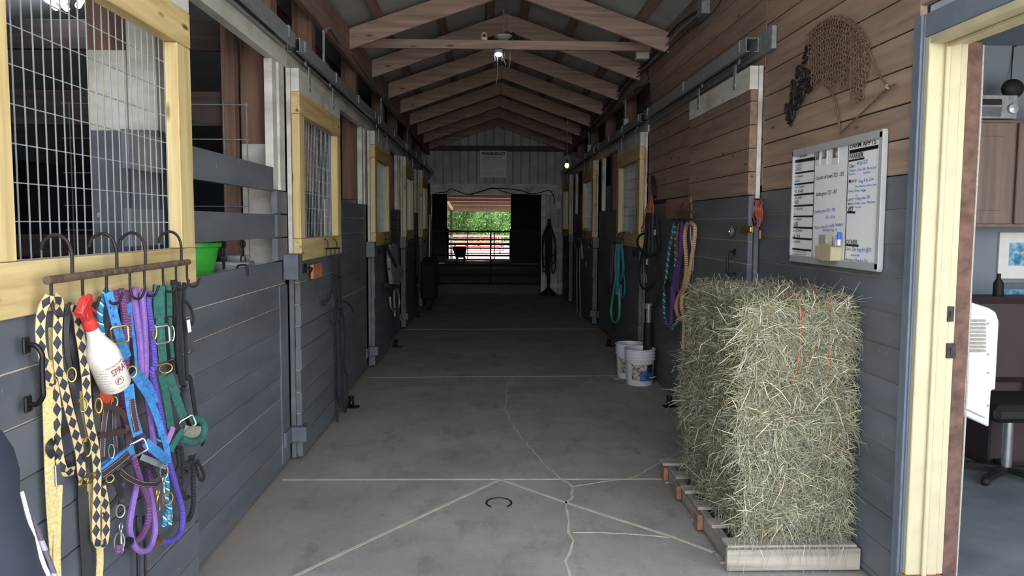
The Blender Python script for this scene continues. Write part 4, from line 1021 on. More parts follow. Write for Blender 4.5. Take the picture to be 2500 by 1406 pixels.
for s, a in (('Jack (Gus)', (148, 372, 218, 356, 22)), ('Tab\'s (Wesson)', (143, 475, 230, 460, 20)), ('Jewell (Tatum)', (140, 572, 240, 556, 20)), ('Buck (Silly)', (137, 672, 220, 662, 22)), ('Tee (Winston)', (134, 772, 228, 764, 22)),
             ('Clue (Beau)', (130, 866, 215, 862, 18)), ('Bitsey (Dudley)', (127, 970, 222, 968, 22)), ('Kat (Stella)', (122, 1070, 200, 1072, 20)), ('Do not feed the tackroom', (118, 1158, 262, 1166, 11)), ('cat - please put it away', (116, 1180, 258, 1188, 11)),
             ('Dan -', (660, 380, 722, 372, 34)), ('Manny -', (652, 522, 745, 502, 34)), ('Larry -', (643, 688, 712, 674, 28)), ('Lisa out of town 7/21 - 8/5', (348, 492, 608, 452, 38)), ('Jackie gone 7/27 - 8/3', (350, 642, 540, 616, 36))): wr(ik, s, *a, .004)
for s, a in (('9/6/22', (728, 358, 828, 334, 34)), ('Whisper, Cash, Silly, Remi, Jack', (655, 418, 912, 382, 22)), ('Tombone,', (652, 448, 720, 440, 18)), ('Gambler', (788, 436, 856, 424, 20)), ('Aug 5 th Cow', (748, 520, 886, 492, 30)),
             ('Gus, Beamo, Asher, Jesse', (714, 562, 914, 540, 20)), ('Sassie, Dudley, Reggie', (650, 606, 814, 594, 22)), ('and', (716, 640, 742, 634, 14)), ('Wiley Joe / 00', (716, 684, 848, 660, 30)), ('Mazlin, Stella, Luna, Winston', (645, 724, 898, 704, 22)), ('Rocket', (715, 752, 768, 748, 16)),
             ('Gambler gone 7/27 - 7/30', (336, 800, 528, 782, 30)), ('8/13 - 8/16', (440, 852, 524, 846, 28)), ('Note: can do stalls Fridays,', (338, 948, 600, 914, 30)), ('starting Aug 19', (412, 966, 545, 968, 28)), ('Zoe Aug 6th @10', (684, 1150, 860, 1160, 38)), ('Amanda', (672, 1196, 750, 1200, 22)), ('Olive Aug 21st', (706, 1250, 830, 1264, 34))): wr(ib, s, *a, .004)
for s, a in (('Clinic:', (626, 1142, 676, 1144, 26)), ('Playdate:', (622, 1240, 698, 1246, 26))): wr(ig, s, *a)
for s, a in (('NNN', (148, 415, 215, 405, 40)), ('NIII', (140, 518, 195, 512, 28)), ('N NI', (138, 614, 228, 606, 30)), ('NII', (135, 716, 185, 712, 36)), ('N', (132, 818, 156, 818, 34)), ('NII', (128, 922, 180, 924, 46)), ('N N', (126, 1022, 198, 1028, 32))): wr(ib if 'III' in s or s in ('N', 'NNN') else ik, s, *a, shear=0)
ik.build('black_writing', 'ink_black', t); ib.build('blue_writing', 'ink_blue', t); ig.build('pencil_writing', 'ink_grey', t)
for k, (x0, y0_, x1, y1_) in enumerate(((350, 210, 385, 300), (412, 186, 452, 290), (508, 162, 558, 280))):
    a, b = w5(x0, y0_), w5(x1, y1_); p_ = MB().box(XR-.0145, XR-.0125, b.y, a.y, b.z-.03, a.z).build('photo_print', 'paper', t)
    MB().box(XR-.0155, XR-.0147, b.y+.004, a.y-.004, b.z, a.z-.004).build('picture', ('print_dark', 'print_dark', 'print_brown')[k], p_)
# marker cup, eraser, markers
a, b = w5(440, 1100), w5(592, 1245)
t = thing('marker_cup', (XR-.045, (a.y+b.y)/2, b.z), 'cream plastic marker cup at the bottom of the whiteboard', 'cup')
MB().box(XR-.07, XR-.014, b.y, a.y, b.z, a.z+.0).build('cup', 'cream', t, bevel=.004)
MB().box(XR-.072, XR-.070, b.y, b.y+(a.y-b.y)*.64, b.z, a.z+.012).build('front_panel', 'cream', t)
e0, e1 = w5(458, 1000), w5(525, 1100); tag(MB().box(XR-.06, XR-.025, e1.y, e0.y, e1.z+.001, e0.z).build('eraser', 'grey_rope', bevel=.004), 'grey eraser block standing in the cream marker cup', 'eraser')
m0 = w5(562, 1100, .045); 
t = thing('marker', m0, 'white marker with a bright blue cap in the cream cup', 'marker')
MB().lathe([(0, .001), (.009, .001), (.009, .03), (0, .03)], m0, n=12).build('barrel', 'white_plastic', t); MB().lathe([(0, .03), (.0105, .03), (.0105, .062), (.008, .065), (0, .065)], m0, n=12).build('cap', 'ink_blue', t)
tag(MB().lathe([(0, .001), (.007, .001), (.007, .035), (.005, .05), (0, .05)], w5(536, 1100, .05), n=10).build('marker', 'tub_grey'), 'thin grey marker between eraser and blue marker', 'marker')
# chain horse sculpture
t = thing('chain_sculpture', s4(800, 500, .02), 'rusty wall sculpture of hanging chains, rods and nested iron scraps above the whiteboard', 'sculpture')
def link_chain(pts, L, r, name='chain', w=.42, mt='rust'):
    P = cr([V3(p) for p in pts], 6); seg = [0]
    for a, b in zip(P, P[1:]): seg.append(seg[-1]+(b-a).length)
    T = seg[-1]; n = max(1, int(T/(L*.78))); mb = MB()
    def at(s):
        for i in range(len(P)-1):
            if seg[i+1] >= s: return P[i].lerp(P[i+1], (s-seg[i])/max(1e-6, seg[i+1]-seg[i])), (P[i+1]-P[i]).normalized()
        return P[-1], (P[-1]-P[-2]).normalized()
    for i in range(n):
        c, u = at(T*(i+.5)/n); nx = V3((1, 0, 0)); sd = u.cross(nx).normalized()
        a = math.radians(20 if i % 2 else 62)+R.uniform(-.2, .2); dx = sd*math.cos(a)+nx*math.sin(a)
        mb.tube([c+dx*L*w*math.cos(k*math.pi/4)+u*L*.5*math.sin(k*math.pi/4) for k in range(8)], r, 5, closed=True, sm=1)
    mb.build(name, mt, t)
arc = [(540, 345), (590, 320), (640, 265), (720, 215), (800, 182), (880, 188), (970, 222), (1050, 290), (1110, 370), (1140, 430), (1165, 500)]
link_chain([s4(x, y, .02) for x, y in arc], .028, .003); link_chain([s4(x, y+35, .012) for x, y in arc[2:9]], .026, .003)
def arcy(x):
    for (a, b), (c, d) in zip(arc, arc[1:]):
        if a <= x <= c: return b+(d-b)*(x-a)/(c-a)
    return 345
for x, yb in ((575, 700), (600, 860), (622, 880), (648, 850), (672, 800), (695, 800), (718, 840), (745, 860), (770, 870), (795, 910), (820, 850), (845, 800), (872, 890), (898, 880), (925, 880), (945, 700), (995, 1000), (1030, 1020), (1060, 980), (1085, 990), (1110, 850), (1135, 720)):
    link_chain([s4(x, arcy(x)+20, .022), s4(x+R.uniform(-8, 8), (arcy(x)+yb)/2, .026), s4(x, yb, .02)], .027, .0027)
for i, (cx, cy, ry, rz, tl) in enumerate(((540, 500, .012, .02, .3), (515, 590, .012, .024, .4), (470, 740, .022, .045, -.35), (455, 770, .015, .035, -.35), (530, 760, .018, .04, -.4), (545, 830, .02, .02, .5), (400, 900, .012, .05, -.15), (480, 900, .026, .03, -.3),
                                        (465, 960, .024, .032, .3), (470, 985, .014, .02, .3), (430, 1030, .026, .02, .2), (430, 1080, .018, .014, -.5), (385, 1110, .016, .05, -.2), (360, 1140, .012, .045, -.2), (365, 1200, .018, .024, .1), (330, 1130, .006, .045, -.1), (560, 870, .015, .03, .2), (390, 1000, .01, .04, -.2))):
    c = s4(cx, cy, .015+.004*(i % 3)); q = [(ry*math.cos(a), rz*math.sin(a)) for a in [math.radians(-120+k*30) for k in range(11)]]; ct, sn = math.cos(-tl), math.sin(-tl)
    MB().tube([c+V3((0, -2.1*(y*ct-z*sn), y*sn+z*ct)) for y, z in q], .0075, 7, sm=3).build('iron_scrap', 'dark_rust', t)
MB().tube([s4(x, y, .02) for x, y in ((1162, 500), (1190, 580), (1235, 690), (1290, 790), (1345, 855), (1385, 872), (1440, 845))], .0045, 8).build('rod', 'rust', t)
MB().tube([s4(x, y, .018) for x, y in ((1350, 890), (1200, 1040), (1000, 1230), (872, 1348))], .004, 8, sm=0).build('rod', 'rust', t)
MB().tube([s4(x, y, .018) for x, y in ((872, 1348), (856, 1200), (832, 1050), (785, 930), (715, 850))], .005, 8).build('rod', 'rust', t)
MB().tube([s4(1345, 850, .02), s4(1335, 880, .03), s4(1360, 890, .02), s4(1350, 850, .025)], .003, 6).build('wire_tie', 'grey_rope', t)
# brass hasp, padlock disc, handle, carabiner with frayed twine
t = thing('hasp_lock', h3(600, 425, DR), 'polished brass hasp with a round steel lock on the solid right door', 'lock')
a, b = h3(545, 398, DR+.004), h3(653, 452, DR+.004); MB().box(XR-DR-.012, XR-DR-.001, min(a.y, b.y)+.01, max(a.y, b.y), b.z, a.z).build('hasp_plate', 'brass', t, bevel=.002)
a2, b2 = h3(585, 408, 0.1), h3(632, 442, .1); MB().box(XR-DR-.016, XR-DR-.012, min(a2.y, b2.y), max(a2.y, b2.y), b2.z, a2.z).build('hasp_knuckle', 'brass', t)
MB().lathe([(0, 0), (.03, 0), (.034, .008), (.034, .018), (.026, .026), (.012, .026), (.010, .02), (0, .02)], h3(490, 440, DR+.002), (-1, 0, 0), 24).build('round_lock', 'silver', t)
MB().tube([h3(510, 425, DR+.012), h3(530, 405, DR+.02), h3(550, 415, DR+.012)], .0045, 8).build('staple', 'brass', t)
pull('pull_handle', h3(500, 605, DR-.001), h3(498, 795, DR-.001), .045, 'R', 'black iron pull handle on the solid right door above the hay')
t = thing('frayed_twine', h3(690, 200, .04), 'frayed orange twine bundle with a dark carabiner beside the brass hasp', 'twine')
for k in range(16):
    x = 655+k*4.5; MB().tube([h3(690+R.uniform(-40, 40), 195+R.uniform(-6, 10), .03), h3(x, 260, .045+R.uniform(0, .02)), h3(x+R.uniform(-10, 10), 340+R.uniform(-20, 30), .04), h3(690+R.uniform(-25, 20), 385+R.uniform(-10, 25), .04)], .0022, 5).build('twine_strand', 'orange_twine', t)
for k in range(24):
    a = R.uniform(0, 6.28); x0, y0_ = 690+R.uniform(-35, 35), 205+R.uniform(-12, 20)
    MB().tube([h3(x0, y0_, .05), h3(x0+38*math.cos(a), y0_+22*math.sin(a), .06)], .0008, 3, sm=0).build('twine_fray', 'orange_twine', t) if k < 14 else None
MB().tube([h3(x, y, .05) for x, y in ((640, 240), (612, 225), (602, 195), (620, 165))], .0028, 6).build('red_tail', 'red_pipe', t); MB().tube([h3(x, y, .05) for x, y in ((700, 205), (730, 190), (750, 172))], .004, 6).build('red_tail', 'red_pipe', t)
MB().tube([h3(x, y, .05) for x, y in ((640, 310), (655, 305), (672, 350), (668, 385), (650, 370))], .004, 6, closed=True, sm=3).build('carabiner', 'black_metal', t)
MB().box(*sorted((h3(690, 440, .05).x, h3(690, 440, .035).x)), h3(698, 440, .05).y, h3(690, 440, .05).y, h3(690, 505, .05).z, h3(690, 430, .05).z).build('yellow_tab', 'brass', t, bevel=.003)
# wood block with hook rack and ropes
G3 = 'ropes on the wooden hook block of the right wall'
a, b = r2(962, 345), r2(1160, 490)
t = thing('hook_board', (XR-.02, (a.y+b.y)/2, b.z), 'rough brown wood block screwed to the right wall above the coloured ropes', 'board')
MB().box(XR-.095, XR-.003, b.y, a.y, b.z, a.z).build('block', 'brown_block', t, bevel=.004)
a2, b2 = r2(1160, 388), r2(1205, 486); MB().box(XR-.06, XR-.003, b2.y, b.y-.001, b2.z, a2.z).build('side_block', 'brown_block', t, bevel=.004)
hook_rack('black hook rack hung on the brown wood block of the right wall', r2(962, 441, .12), r2(1100, 438, .12), (.25, .8), (.05, .35, .65, .95), .007, None, .075, .004, .06, sg=-1)
def rr(pts, d): return [r2(x, y, (e[0] if e else d)) for x, y, *e in pts]
ropes('lead_rope', 'teal, black and cream spiral rope hanging at the left of the wood block', 'lead rope', G3, [
    (rr([(948, 520), (930, 620), (910, 720), (892, 860), (882, 960), (868, 1080), (868, 1230), (890, 1310), (935, 1350)], .09), .013), (rr([(950, 520), (958, 640), (958, 760), (955, 870)], .07), .013), (rr([(935, 1350), (965, 1310), (970, 1270)], .08), .012)], 'rope_teal_mix')
tag(MB().strap(rr([(915, 960), (890, 1000), (880, 1050)], .11), .055, .02, (1, 0, 0)).build('leather_keeper', 'black_leather'), 'black leather keeper with a silver ring on the teal rope', 'keeper', G3)
ropes('lead_rope', 'thick purple rope hanging behind the tan rope', 'lead rope', G3, [
    (rr([(1010, 520), (1000, 640), (985, 780), (960, 900), (935, 1020), (930, 1130), (925, 1300), (935, 1340)], .07), .017), (rr([(1030, 530), (1010, 700), (990, 850), (960, 1000), (945, 1100), (950, 1200)], .055), .015)], 'purple_rope')
ropes('lead_rope', 'rusty red twisted rope beside the purple rope', 'lead rope', G3, [(rr([(980, 525), (970, 620), (965, 720), (975, 800)], .10), .010), (rr([(1020, 900), (985, 960), (975, 1050), (1010, 1150)], .09), .007)], 'rope_rust')
ropes('lead_rope', 'tan and brown beaded rope looped beside the hay', 'lead rope', G3, [
    (rr([(1080, 525), (1045, 540), (1028, 640), (1040, 800), (1040, 900), (1020, 1020), (975, 1110), (962, 1190), (990, 1270), (1040, 1290), (1070, 1265)], .12), .0165),
    (rr([(1080, 525), (1108, 560), (1100, 680), (1075, 850), (1050, 980), (1010, 1090), (1005, 1200), (1040, 1290)], .13), .0165),
    (rr([(1022, 1290), (1018, 1380), (1017, 1480), (1020, 1590)], .11), .0125)], 'rope_tan')
t = thing('canvas_strap', r2(1080, 700, .09), 'narrow off-white canvas strap behind the tan rope', 'strap', G3)
MB().strap(rr([(1070, 550), (1075, 650), (1095, 800), (1090, 900)], .08), .022, .004, (1, 0, 0)).build('strap', 'paper', t)
MB().strap(rr([(1078, 980), (1075, 1150), (1060, 1400), (1070, 1560)], .07), .024, .004, (1, 0, 0)).build('strap', 'grey_rope', t)
ropes('rope_halter', 'thin lilac rope halter hanging against the wall right of the tan rope', 'halter', G3, [
    (rr([(1115, 640), (1150, 780), (1180, 900), (1188, 1000)], .04), .005), (rr([(1120, 660), (1110, 800), (1105, 900), (1070, 960), (1060, 1040)], .04), .006), (rr([(1075, 920), (1110, 888), (1150, 900), (1180, 940)], .05), .008),
    (rr([(1120, 680), (1130, 850), (1150, 950), (1145, 1030)], .03), .005), (rr([(1050, 680), (1065, 800), (1060, 950)], .05), .007), (rr([(1080, 930), (1130, 920), (1170, 990)], .05), .006)], 'lilac', 6)
# teal ropes on the second right door
hook_rack('black hook rack over the rail of the second right door', r2(488, 644, DR+.03), r2(552, 644, DR+.03), (.4, .9), (.1, .35, .65, .95), .007, None, .06, .004, .055, sg=-1)
G4 = 'ropes on the second right door'
ropes('lead_rope', 'long teal green ropes looped on the second right door', 'lead rope', G4, [
    (rr([(500, 690), (488, 800), (490, 950), (470, 1080), (455, 1200), (465, 1280), (490, 1300), (515, 1260), (520, 1150), (510, 1000)], .14), .016, 'aqua_rope'),
    (rr([(515, 690), (510, 850), (505, 980), (500, 1080)], .16), .022, 'teal_rope'), (rr([(535, 690), (545, 800), (548, 900), (520, 980), (500, 900)], .14), .017, 'teal_rope'), (rr([(550, 900), (560, 1000), (555, 1090), (535, 1110), (530, 1000)], .12), .009, 'teal_rope')], 'teal_rope')
ropes('rope_halter', 'dark rusty and purple halter left of the teal ropes', 'halter', G4, [
    (rr([(470, 690), (468, 800), (462, 900), (455, 1000)], .12), .015, 'rope_rust'), (rr([(455, 700), (450, 850), (445, 960), (410, 1000), (395, 1050), (420, 1075), (445, 1050)], .12), .008, 'purple_rope'), (rr([(475, 1150), (480, 1250), (470, 1350), (490, 1360)], .11), .008, 'black_rope')], 'rope_rust')
# long pale rope by the third right door
ropes('lead_rope', 'long thin pale rope hanging beside the third right door', 'lead rope', None, [
    (rr([(195, 640), (168, 680), (180, 722), (210, 725), (222, 680), (200, 640)], .12), .010), (rr([(188, 720), (185, 900), (186, 1100), (190, 1240)], .12), .009), (rr([(212, 720), (208, 900), (212, 1100), (212, 1240), (200, 1250)], .12), .009), (rr([(222, 700), (230, 800)], .12), .02)], 'grey_rope')
hook_rack('small hook rack over the rail of the third right door', r2(213, 605, DR+.03), r2(250, 605, DR+.03), (.3, .9), (.1, .5, .9), .007, None, .06, .004, .055, sg=-1)
# wooden pegs / halter boards on far right doors
for y, z, l in ((12.9, 1.22, 'pale wooden halter plate on the third right door'), (13.2, .9, 'faint second wooden plate lower on the third right door')):
    tag(MB().box(XR-DR-.012, XR-DR+.002, y, y+.25, z, z+.1).build('wood_plate', 'grey_wood_y', bevel=.002), l, 'plate')
# black halter bundle with orange cord
G5 = 'black tack beside the second right door'
ropes('orange_twine', 'orange baling twine bundle spread above the black halters', 'twine', G5, [
    (rr([(768, 318), (730+k*9, 400), (712+k*12, 470), (700+k*13, 560+R.uniform(-30, 20))], .05+.006*(k % 4)), .0045) for k in range(7)]+[(rr([(768, 315), (742, 420), (705, 520), (688, 590), (715, 575)], .06), .005), (rr([(765, 310), (730, 200), (722, 100), (722, -60)], .03), .004)], 'orange_twine', 6)
t = thing('halter_bundle', r2(760, 600, .06), 'thick bundle of black halters and loops hung under the orange twine', 'halter', G5)
MB().strap(rr([(775, 170), (790, 250), (795, 320)], .05), .05, .03, (1, 0, 0)).build('strap', 'black_leather', t)
for k, (x0, x1, yb) in enumerate(((735, 715, 720), (755, 740, 760), (775, 770, 780), (795, 800, 740), (805, 820, 700))):
    MB().strap(rr([(x0, 450), ((x0+x1)/2, 570), (x1, yb)], .07+.012*(k % 3)), .05, .018, (1, 0, 0)).build('strap', 'black_leather', t)
for pts, r in ((rr([(720, 600), (670, 630), (660, 690), (700, 750), (760, 780), (800, 740), (790, 640)], .12), .013), (rr([(700, 750), (680, 850), (672, 960), (700, 1030), (750, 1035), (790, 980), (800, 850)], .1), .014),
               (rr([(790, 760), (820, 900), (822, 1080), (800, 1170), (765, 1180), (735, 1130), (735, 1000)], .08), .014), (rr([(820, 620), (830, 700), (800, 760)], .1), .01), (rr([(710, 700), (720, 850), (735, 960)], .1), .013)):
    MB().tube(pts, r, 8).build('rope_loop', 'black_rope', t)
MB().lathe([(0, 0), (.012, 0), (.015, .05), (0, .06)], r2(795, 620, .12), (0, 0, 1), 10).build('steel_clip', 'galv', t)
MB().lathe([(0, 0), (.014, 0), (.014, .06), (0, .06)], r2(733, 850, .12), (0, 0, 1), 10).build('steel_clip', 'galv', t)
MB().tube([r2(722, 958, .13)+V3((0, .05*math.cos(a), .045*math.sin(a))) for a in [k*math.pi/6 for k in range(12)]], .006, 6, closed=True, sm=2).build('steel_ring', 'galv', t)
p = r2(745, 1300, .10)
t = thing('water_hydrant', (p.x, p.y, 0), 'dark standing hydrant pipe with a galvanised coupling behind the buckets', 'hydrant')
MB().lathe([(0, 0), (.05, 0), (.05, p.z-.02), (.045, p.z), (0, p.z)], (p.x, p.y, 0), n=18).build('sleeve', 'barrier_black', t)
MB().lathe([(0, p.z), (.025, p.z), (.025, p.z+.14), (.04, p.z+.14), (.04, p.z+.19), (.02, p.z+.2), (0, p.z+.2)], (p.x, p.y, 0), n=18).build('coupling', 'galv', t)
# buckets
def bucket(cx, cy, label, ang, lab):
    t = thing('bucket', (cx, cy, 0), label, 'bucket', 'white plastic buckets'); r0, r1, h = .132, .150, .365
    prof = [(0, 0), (r0-.004, 0), (r0, .006), (r0+.010, .235)]
    for z in (.255, .285, .315): prof += [(r0+.010+z*.02, z), (r1+.006, z+.002), (r1+.006, z+.008), (r0+.012+z*.02, z+.012)]
    prof += [(r1, .345), (r1+.008, .350), (r1+.008, .362), (r1, .365), (r1-.006, .365), (r1-.01, .34), (r0-.006, .01), (0, .008)]
    MB().lathe(prof, (cx, cy, 0), n=40).build('pail', 'white_plastic', t)
    def P(a, z, k=.0012): r = r0+.010*z/.235+k; return V3((cx+r*math.cos(a), cy+r*math.sin(a), z))
    def patch(a0, a1, z0, z1, mat, nm, k=.0012):
        n = 14; vs = [P(a0+(a1-a0)*i/n, z, k) for z in (z0, z1) for i in range(n+1)]; mb = MB().add(vs, [(i, i+1, n+2+i, n+1+i) for i in range(n)]); mb.smooth = True; mb.build(nm, mat, t)
    patch(ang, ang+1.75, .055, .215, 'bucket_label', 'paper_label')
    if lab:
        patch(ang+.65, ang+1.72, .05, .15, 'label_blue', 'blue_label_panel', .002); patch(ang+1.15, ang+1.74, .13, .214, 'label_dark', 'dark_label_panel', .002)
        mb = MB()
        for i, s in enumerate(('GALLON', 'MIXED', 'FEED', 'NET WT')):
            text_mesh(mb, s, 0, 0, 0, .035, .008, warp=lambda a, b, i=i: P(ang+.74+a/r0, .125-i*.018+b, .003))
        mb.build('label_print', 'paper', t)
    ea = -1.2
    for s in (0, math.pi): MB().lathe([(0, 0), (.012, 0), (.012, .012), (0, .012)], P(ang+.05+s-.1, .235, 0), P(ang+.05+s-.1, .235, 1)-P(ang+.05+s-.1, .235, 0), 10).build('handle_lug', 'white_plastic', t)
    a0 = ang-.05; pts = []
    for i in range(13):
        f = i/12; a = a0+math.pi*f; sag = .235-.15*math.sin(math.pi*f); q = P(a, .2, .012+.012*math.sin(math.pi*f)); pts.append((q.x, q.y, sag))
    MB().tube(pts, .0022, 6, sm=3).build('bail', 'black_metal', t)
    MB().tube(pts[5:8], .007, 8, sm=3).build('grip', 'white_plastic', t)
plain('label_blue', '2d5f96', .6); plain('label_dark', '22262e', .6)
bucket(1.535, 7.92, 'white plastic bucket with a blue label panel, in front of the other bucket', math.radians(-135), True)
bucket(1.50, 8.27, 'white plastic bucket half hidden behind the front bucket', math.radians(-150), False)
tag(MB().ball(PF(1508, 925, .012), .03, 8, (1.3, .8, .35)).build('cloth_scrap', 'grey_rope'), 'pale crumpled scrap on the floor left of the buckets', 'scrap')
# pallet
t = thing('pallet', (1.42, 4.2, 0), 'weathered wooden pallet under the hay bales', 'pallet')
X0p, X1p, Y0p, Y1p = 1.105, 1.728, 3.53, 4.93
for i in range(6):
    y = Y0p+.03+i*(Y1p-Y0p-.12)/5; MB().box(X0p+R.uniform(-.01, .012), X1p-.005, y, y+.10, .102, .120).build('deck_board', 'grey_wood_x', t, bevel=.002)
for x in (X0p+.02, (X0p+X1p)/2, X1p-.06):
    MB().box(x, x+.04, Y0p+.032, Y1p, .014, .101).build('stringer', 'grey_wood_y', t, bevel=.003)
MB().box(X0p, X1p, Y0p, Y0p+.03, .012, .112).build('front_board', 'grey_wood_x', t, bevel=.003)
for y in (Y0p+.1, Y0p+.65, Y1p-.12): MB().box(X0p, X1p, y, y+.1, 0, .013).build('bottom_board', 'grey_wood_x', t, bevel=.002)
for y in (4.0, 4.46, 4.80): MB().box(X0p-.012, X0p+.018, y, y+.09, .02, .1).build('side_chunk', 'brown_block', t, bevel=.004)
# hay bales
def bale(x0, x1, y0, y1, z0, z1, label, seed, nb):
    rr_ = random.Random(seed); t = thing('hay_bale', ((x0+x1)/2, (y0+y1)/2, z0), label, 'hay bale', 'stacked hay bales')
    mb = MB(); bm_n = 9
    def sup(u, v, w):   # rounded, lumpy box
        c = V3((u, v, w)); p = V3(((x0+x1)/2+(x1-x0)/2*u, (y0+y1)/2+(y1-y0)/2*v, (z0+z1)/2+(z1-z0)/2*w))
        k = .028; e = sum(1 for q in (u, v, w) if abs(q) > .93)
        m = V3(((x0+x1)/2, (y0+y1)/2, (z0+z1)/2)); dd = (p-m)
        l = (math.sin(p.x*23+seed)+math.sin(p.y*19+seed*2)+math.sin(p.z*27+seed))*.009
        s = 1-(.075 if e >= 2 else 0)-(.03 if e == 3 else 0)
        return m+dd*s+dd.normalized()*l
    n = 14
    for ax_, sg in ((0, -1), (0, 1), (1, -1), (1, 1), (2, -1), (2, 1)):
        vs = []
        for i in range(n+1):
            for j in range(n+1):
                a, b = -1+2*i/n, -1+2*j/n; q = [0, 0, 0]; q[ax_] = sg; q[(ax_+1) % 3] = a; q[(ax_+2) % 3] = b; vs.append(sup(*q))
        fs = [(i*(n+1)+j, (i+1)*(n+1)+j, (i+1)*(n+1)+j+1, i*(n+1)+j+1) for i in range(n) for j in range(n)]
        if sg < 0: fs = [f[::-1] for f in fs]
        mb.add(vs, fs)
    mb.smooth = True; mb.build('packed_core', 'hay_core', t)
    hb = MB(); sx, sy, sz = x1-x0, y1-y0, z1-z0
    areas = [('f', sx*sz*1.5), ('l', sy*sz*1.1), ('t', sx*sy*.75), ('r', sy*sz*.15), ('b', sx*sz*.1)]; tot = sum(a for _, a in areas)
    V, Fc = hb.v, hb.f
    cl = [(rr_.uniform(-1, 1), rr_.uniform(-1, 1), rr_.uniform(0, 3.14)) for _ in range(26)]
    for f, a in areas:
        for k in range(int(nb*a/tot)):
            u, v = rr_.uniform(-.99, .99), rr_.uniform(-.99, .99)
            if f == 'f': p = sup(u, -1, v); nrm = V3((0, -1, 0)); A, B = V3((1, 0, 0)), V3((0, 0, 1))
            elif f == 'b': p = sup(u, 1, v); nrm = V3((0, 1, 0)); A, B = V3((1, 0, 0)), V3((0, 0, 1))
            elif f == 'l': p = sup(-1, u, v); nrm = V3((-1, 0, 0)); A, B = V3((0, 1, 0)), V3((0, 0, 1))
            elif f == 'r': p = sup(1, u, v); nrm = V3((1, 0, 0)); A, B = V3((0, 1, 0)), V3((0, 0, 1))
            else: p = sup(u, v, 1); nrm = V3((0, 0, 1)); A, B = V3((1, 0, 0)), V3((0, 1, 0))
            c = min(cl, key=lambda q: (q[0]-u)**2+(q[1]-v)**2)
            ang = c[2]+rr_.gauss(0, .75) if rr_.random() < .75 else rr_.uniform(0, 6.28)
            dr = (A*math.cos(ang)+B*math.sin(ang)); 
            if rr_.random() < .5: dr = -dr
            L = rr_.uniform(.03, .09) if rr_.random() < .9 else rr_.uniform(.09, .17); wv = rr_.uniform(.0008, .0019)
            out = rr_.uniform(-.05, .45) if rr_.random() < .85 else rr_.uniform(.4, 1.1)
            if f in 'rb': out = min(out, .25)
            q0 = p-nrm*.004; q1 = p+dr*L*.5+nrm*(L*.5*out+.003); q2 = q1+(dr+A*rr_.uniform(-.5, .5)+V3((0, 0, -.35)))*L*.45+nrm*(L*.35*out*rr_.uniform(-.4, 1))
            for q in (q1, q2):
                if q.x > XR-.004: q.x = XR-.004
            sd = dr.cross(nrm+V3((rr_.uniform(-.6, .6), rr_.uniform(-.6, .6), rr_.uniform(-.6, .6)))).normalized()*wv
            o = len(V); V.extend((q0-sd, q0+sd, q1+sd, q1-sd, q2+sd*.5, q2-sd*.5)); Fc.append((o, o+1, o+2, o+3)); Fc.append((o+3, o+2, o+4, o+5))
    hb.uv = [None]*len(Fc); hb.mi = [0]*len(Fc)
    hb.build('loose_straw', 'hay_blade', t)['kind'] = 'stuff'
    for k, x in enumerate((x0+sx*.50, x0+sx*.76)):
        pts = [(x+.01*k, y1-.1, z1+.004), (x, (y0+y1)/2, z1+.012), (x, y0+.04, z1+.012), (x, y0-.012, z1-.03), (x+.006, y0-.018, (z0+z1)/2), (x-.01, y0-.014, z0+.03)]
        if seed == 3: MB().tube(pts, .0022, 5, sm=5).build('baling_twine', 'orange_twine', t)
    return t
bale(1.19, 1.712, 3.63, 4.62, .121, .478, 'greenish hay bale at the bottom of the stack on the pallet', 1, 17000)
bale(1.14, 1.712, 3.61, 4.60, .480, .868, 'middle hay bale of the stack beside the right wall', 2, 17000)
bale(1.155, 1.712, 3.62, 4.56, .870, 1.262, 'top hay bale with orange twine on its upper face', 3, 20000)
# loose straw on pallet and floor
hb = MB(); rr_ = random.Random(5)
for k in range(420):
    x, y = rr_.uniform(.95, 1.72), rr_.uniform(3.4, 5.1)
    on = (X0p < x < X1p and Y0p < y < Y1p)
    if not on and rr_.random() < .62: continue
    z = (.122 if on else .003)+rr_.uniform(0, .006); a = rr_.uniform(0, 3.14); L = rr_.uniform(.02, .07); d = V3((math.cos(a), math.sin(a), rr_.uniform(-.02, .08)))*L; s_ = V3((-d.y, d.x, 0)).normalized()*rr_.uniform(.0008, .0016)
    p = V3((x, y, z)); hb.add([p-s_, p+s_, p+d+s_, p+d-s_], [(0, 1, 2, 3)])
for k in range(60):
    x = rr_.uniform(1.12, 1.7); z = rr_.uniform(.10, .18); L = rr_.uniform(.04, .13); p = V3((x, 3.61, z+.02)); q = p+V3((rr_.uniform(-.02, .03), -.095, -.02)); e = q+V3((rr_.uniform(-.03, .03), -.006, -L)); 
    if e.z < .004: e.z = .004
    s_ = V3((.001, 0, 0)); hb.add([p-s_, p+s_, q+s_, q-s_, e+s_*.5, e-s_*.5], [(0, 1, 2, 3), (3, 2, 4, 5)])
tag(hb.build('straw_litter', 'hay_blade'), 'loose straw scattered on the pallet and the concrete around it', 'straw', kind='stuff')
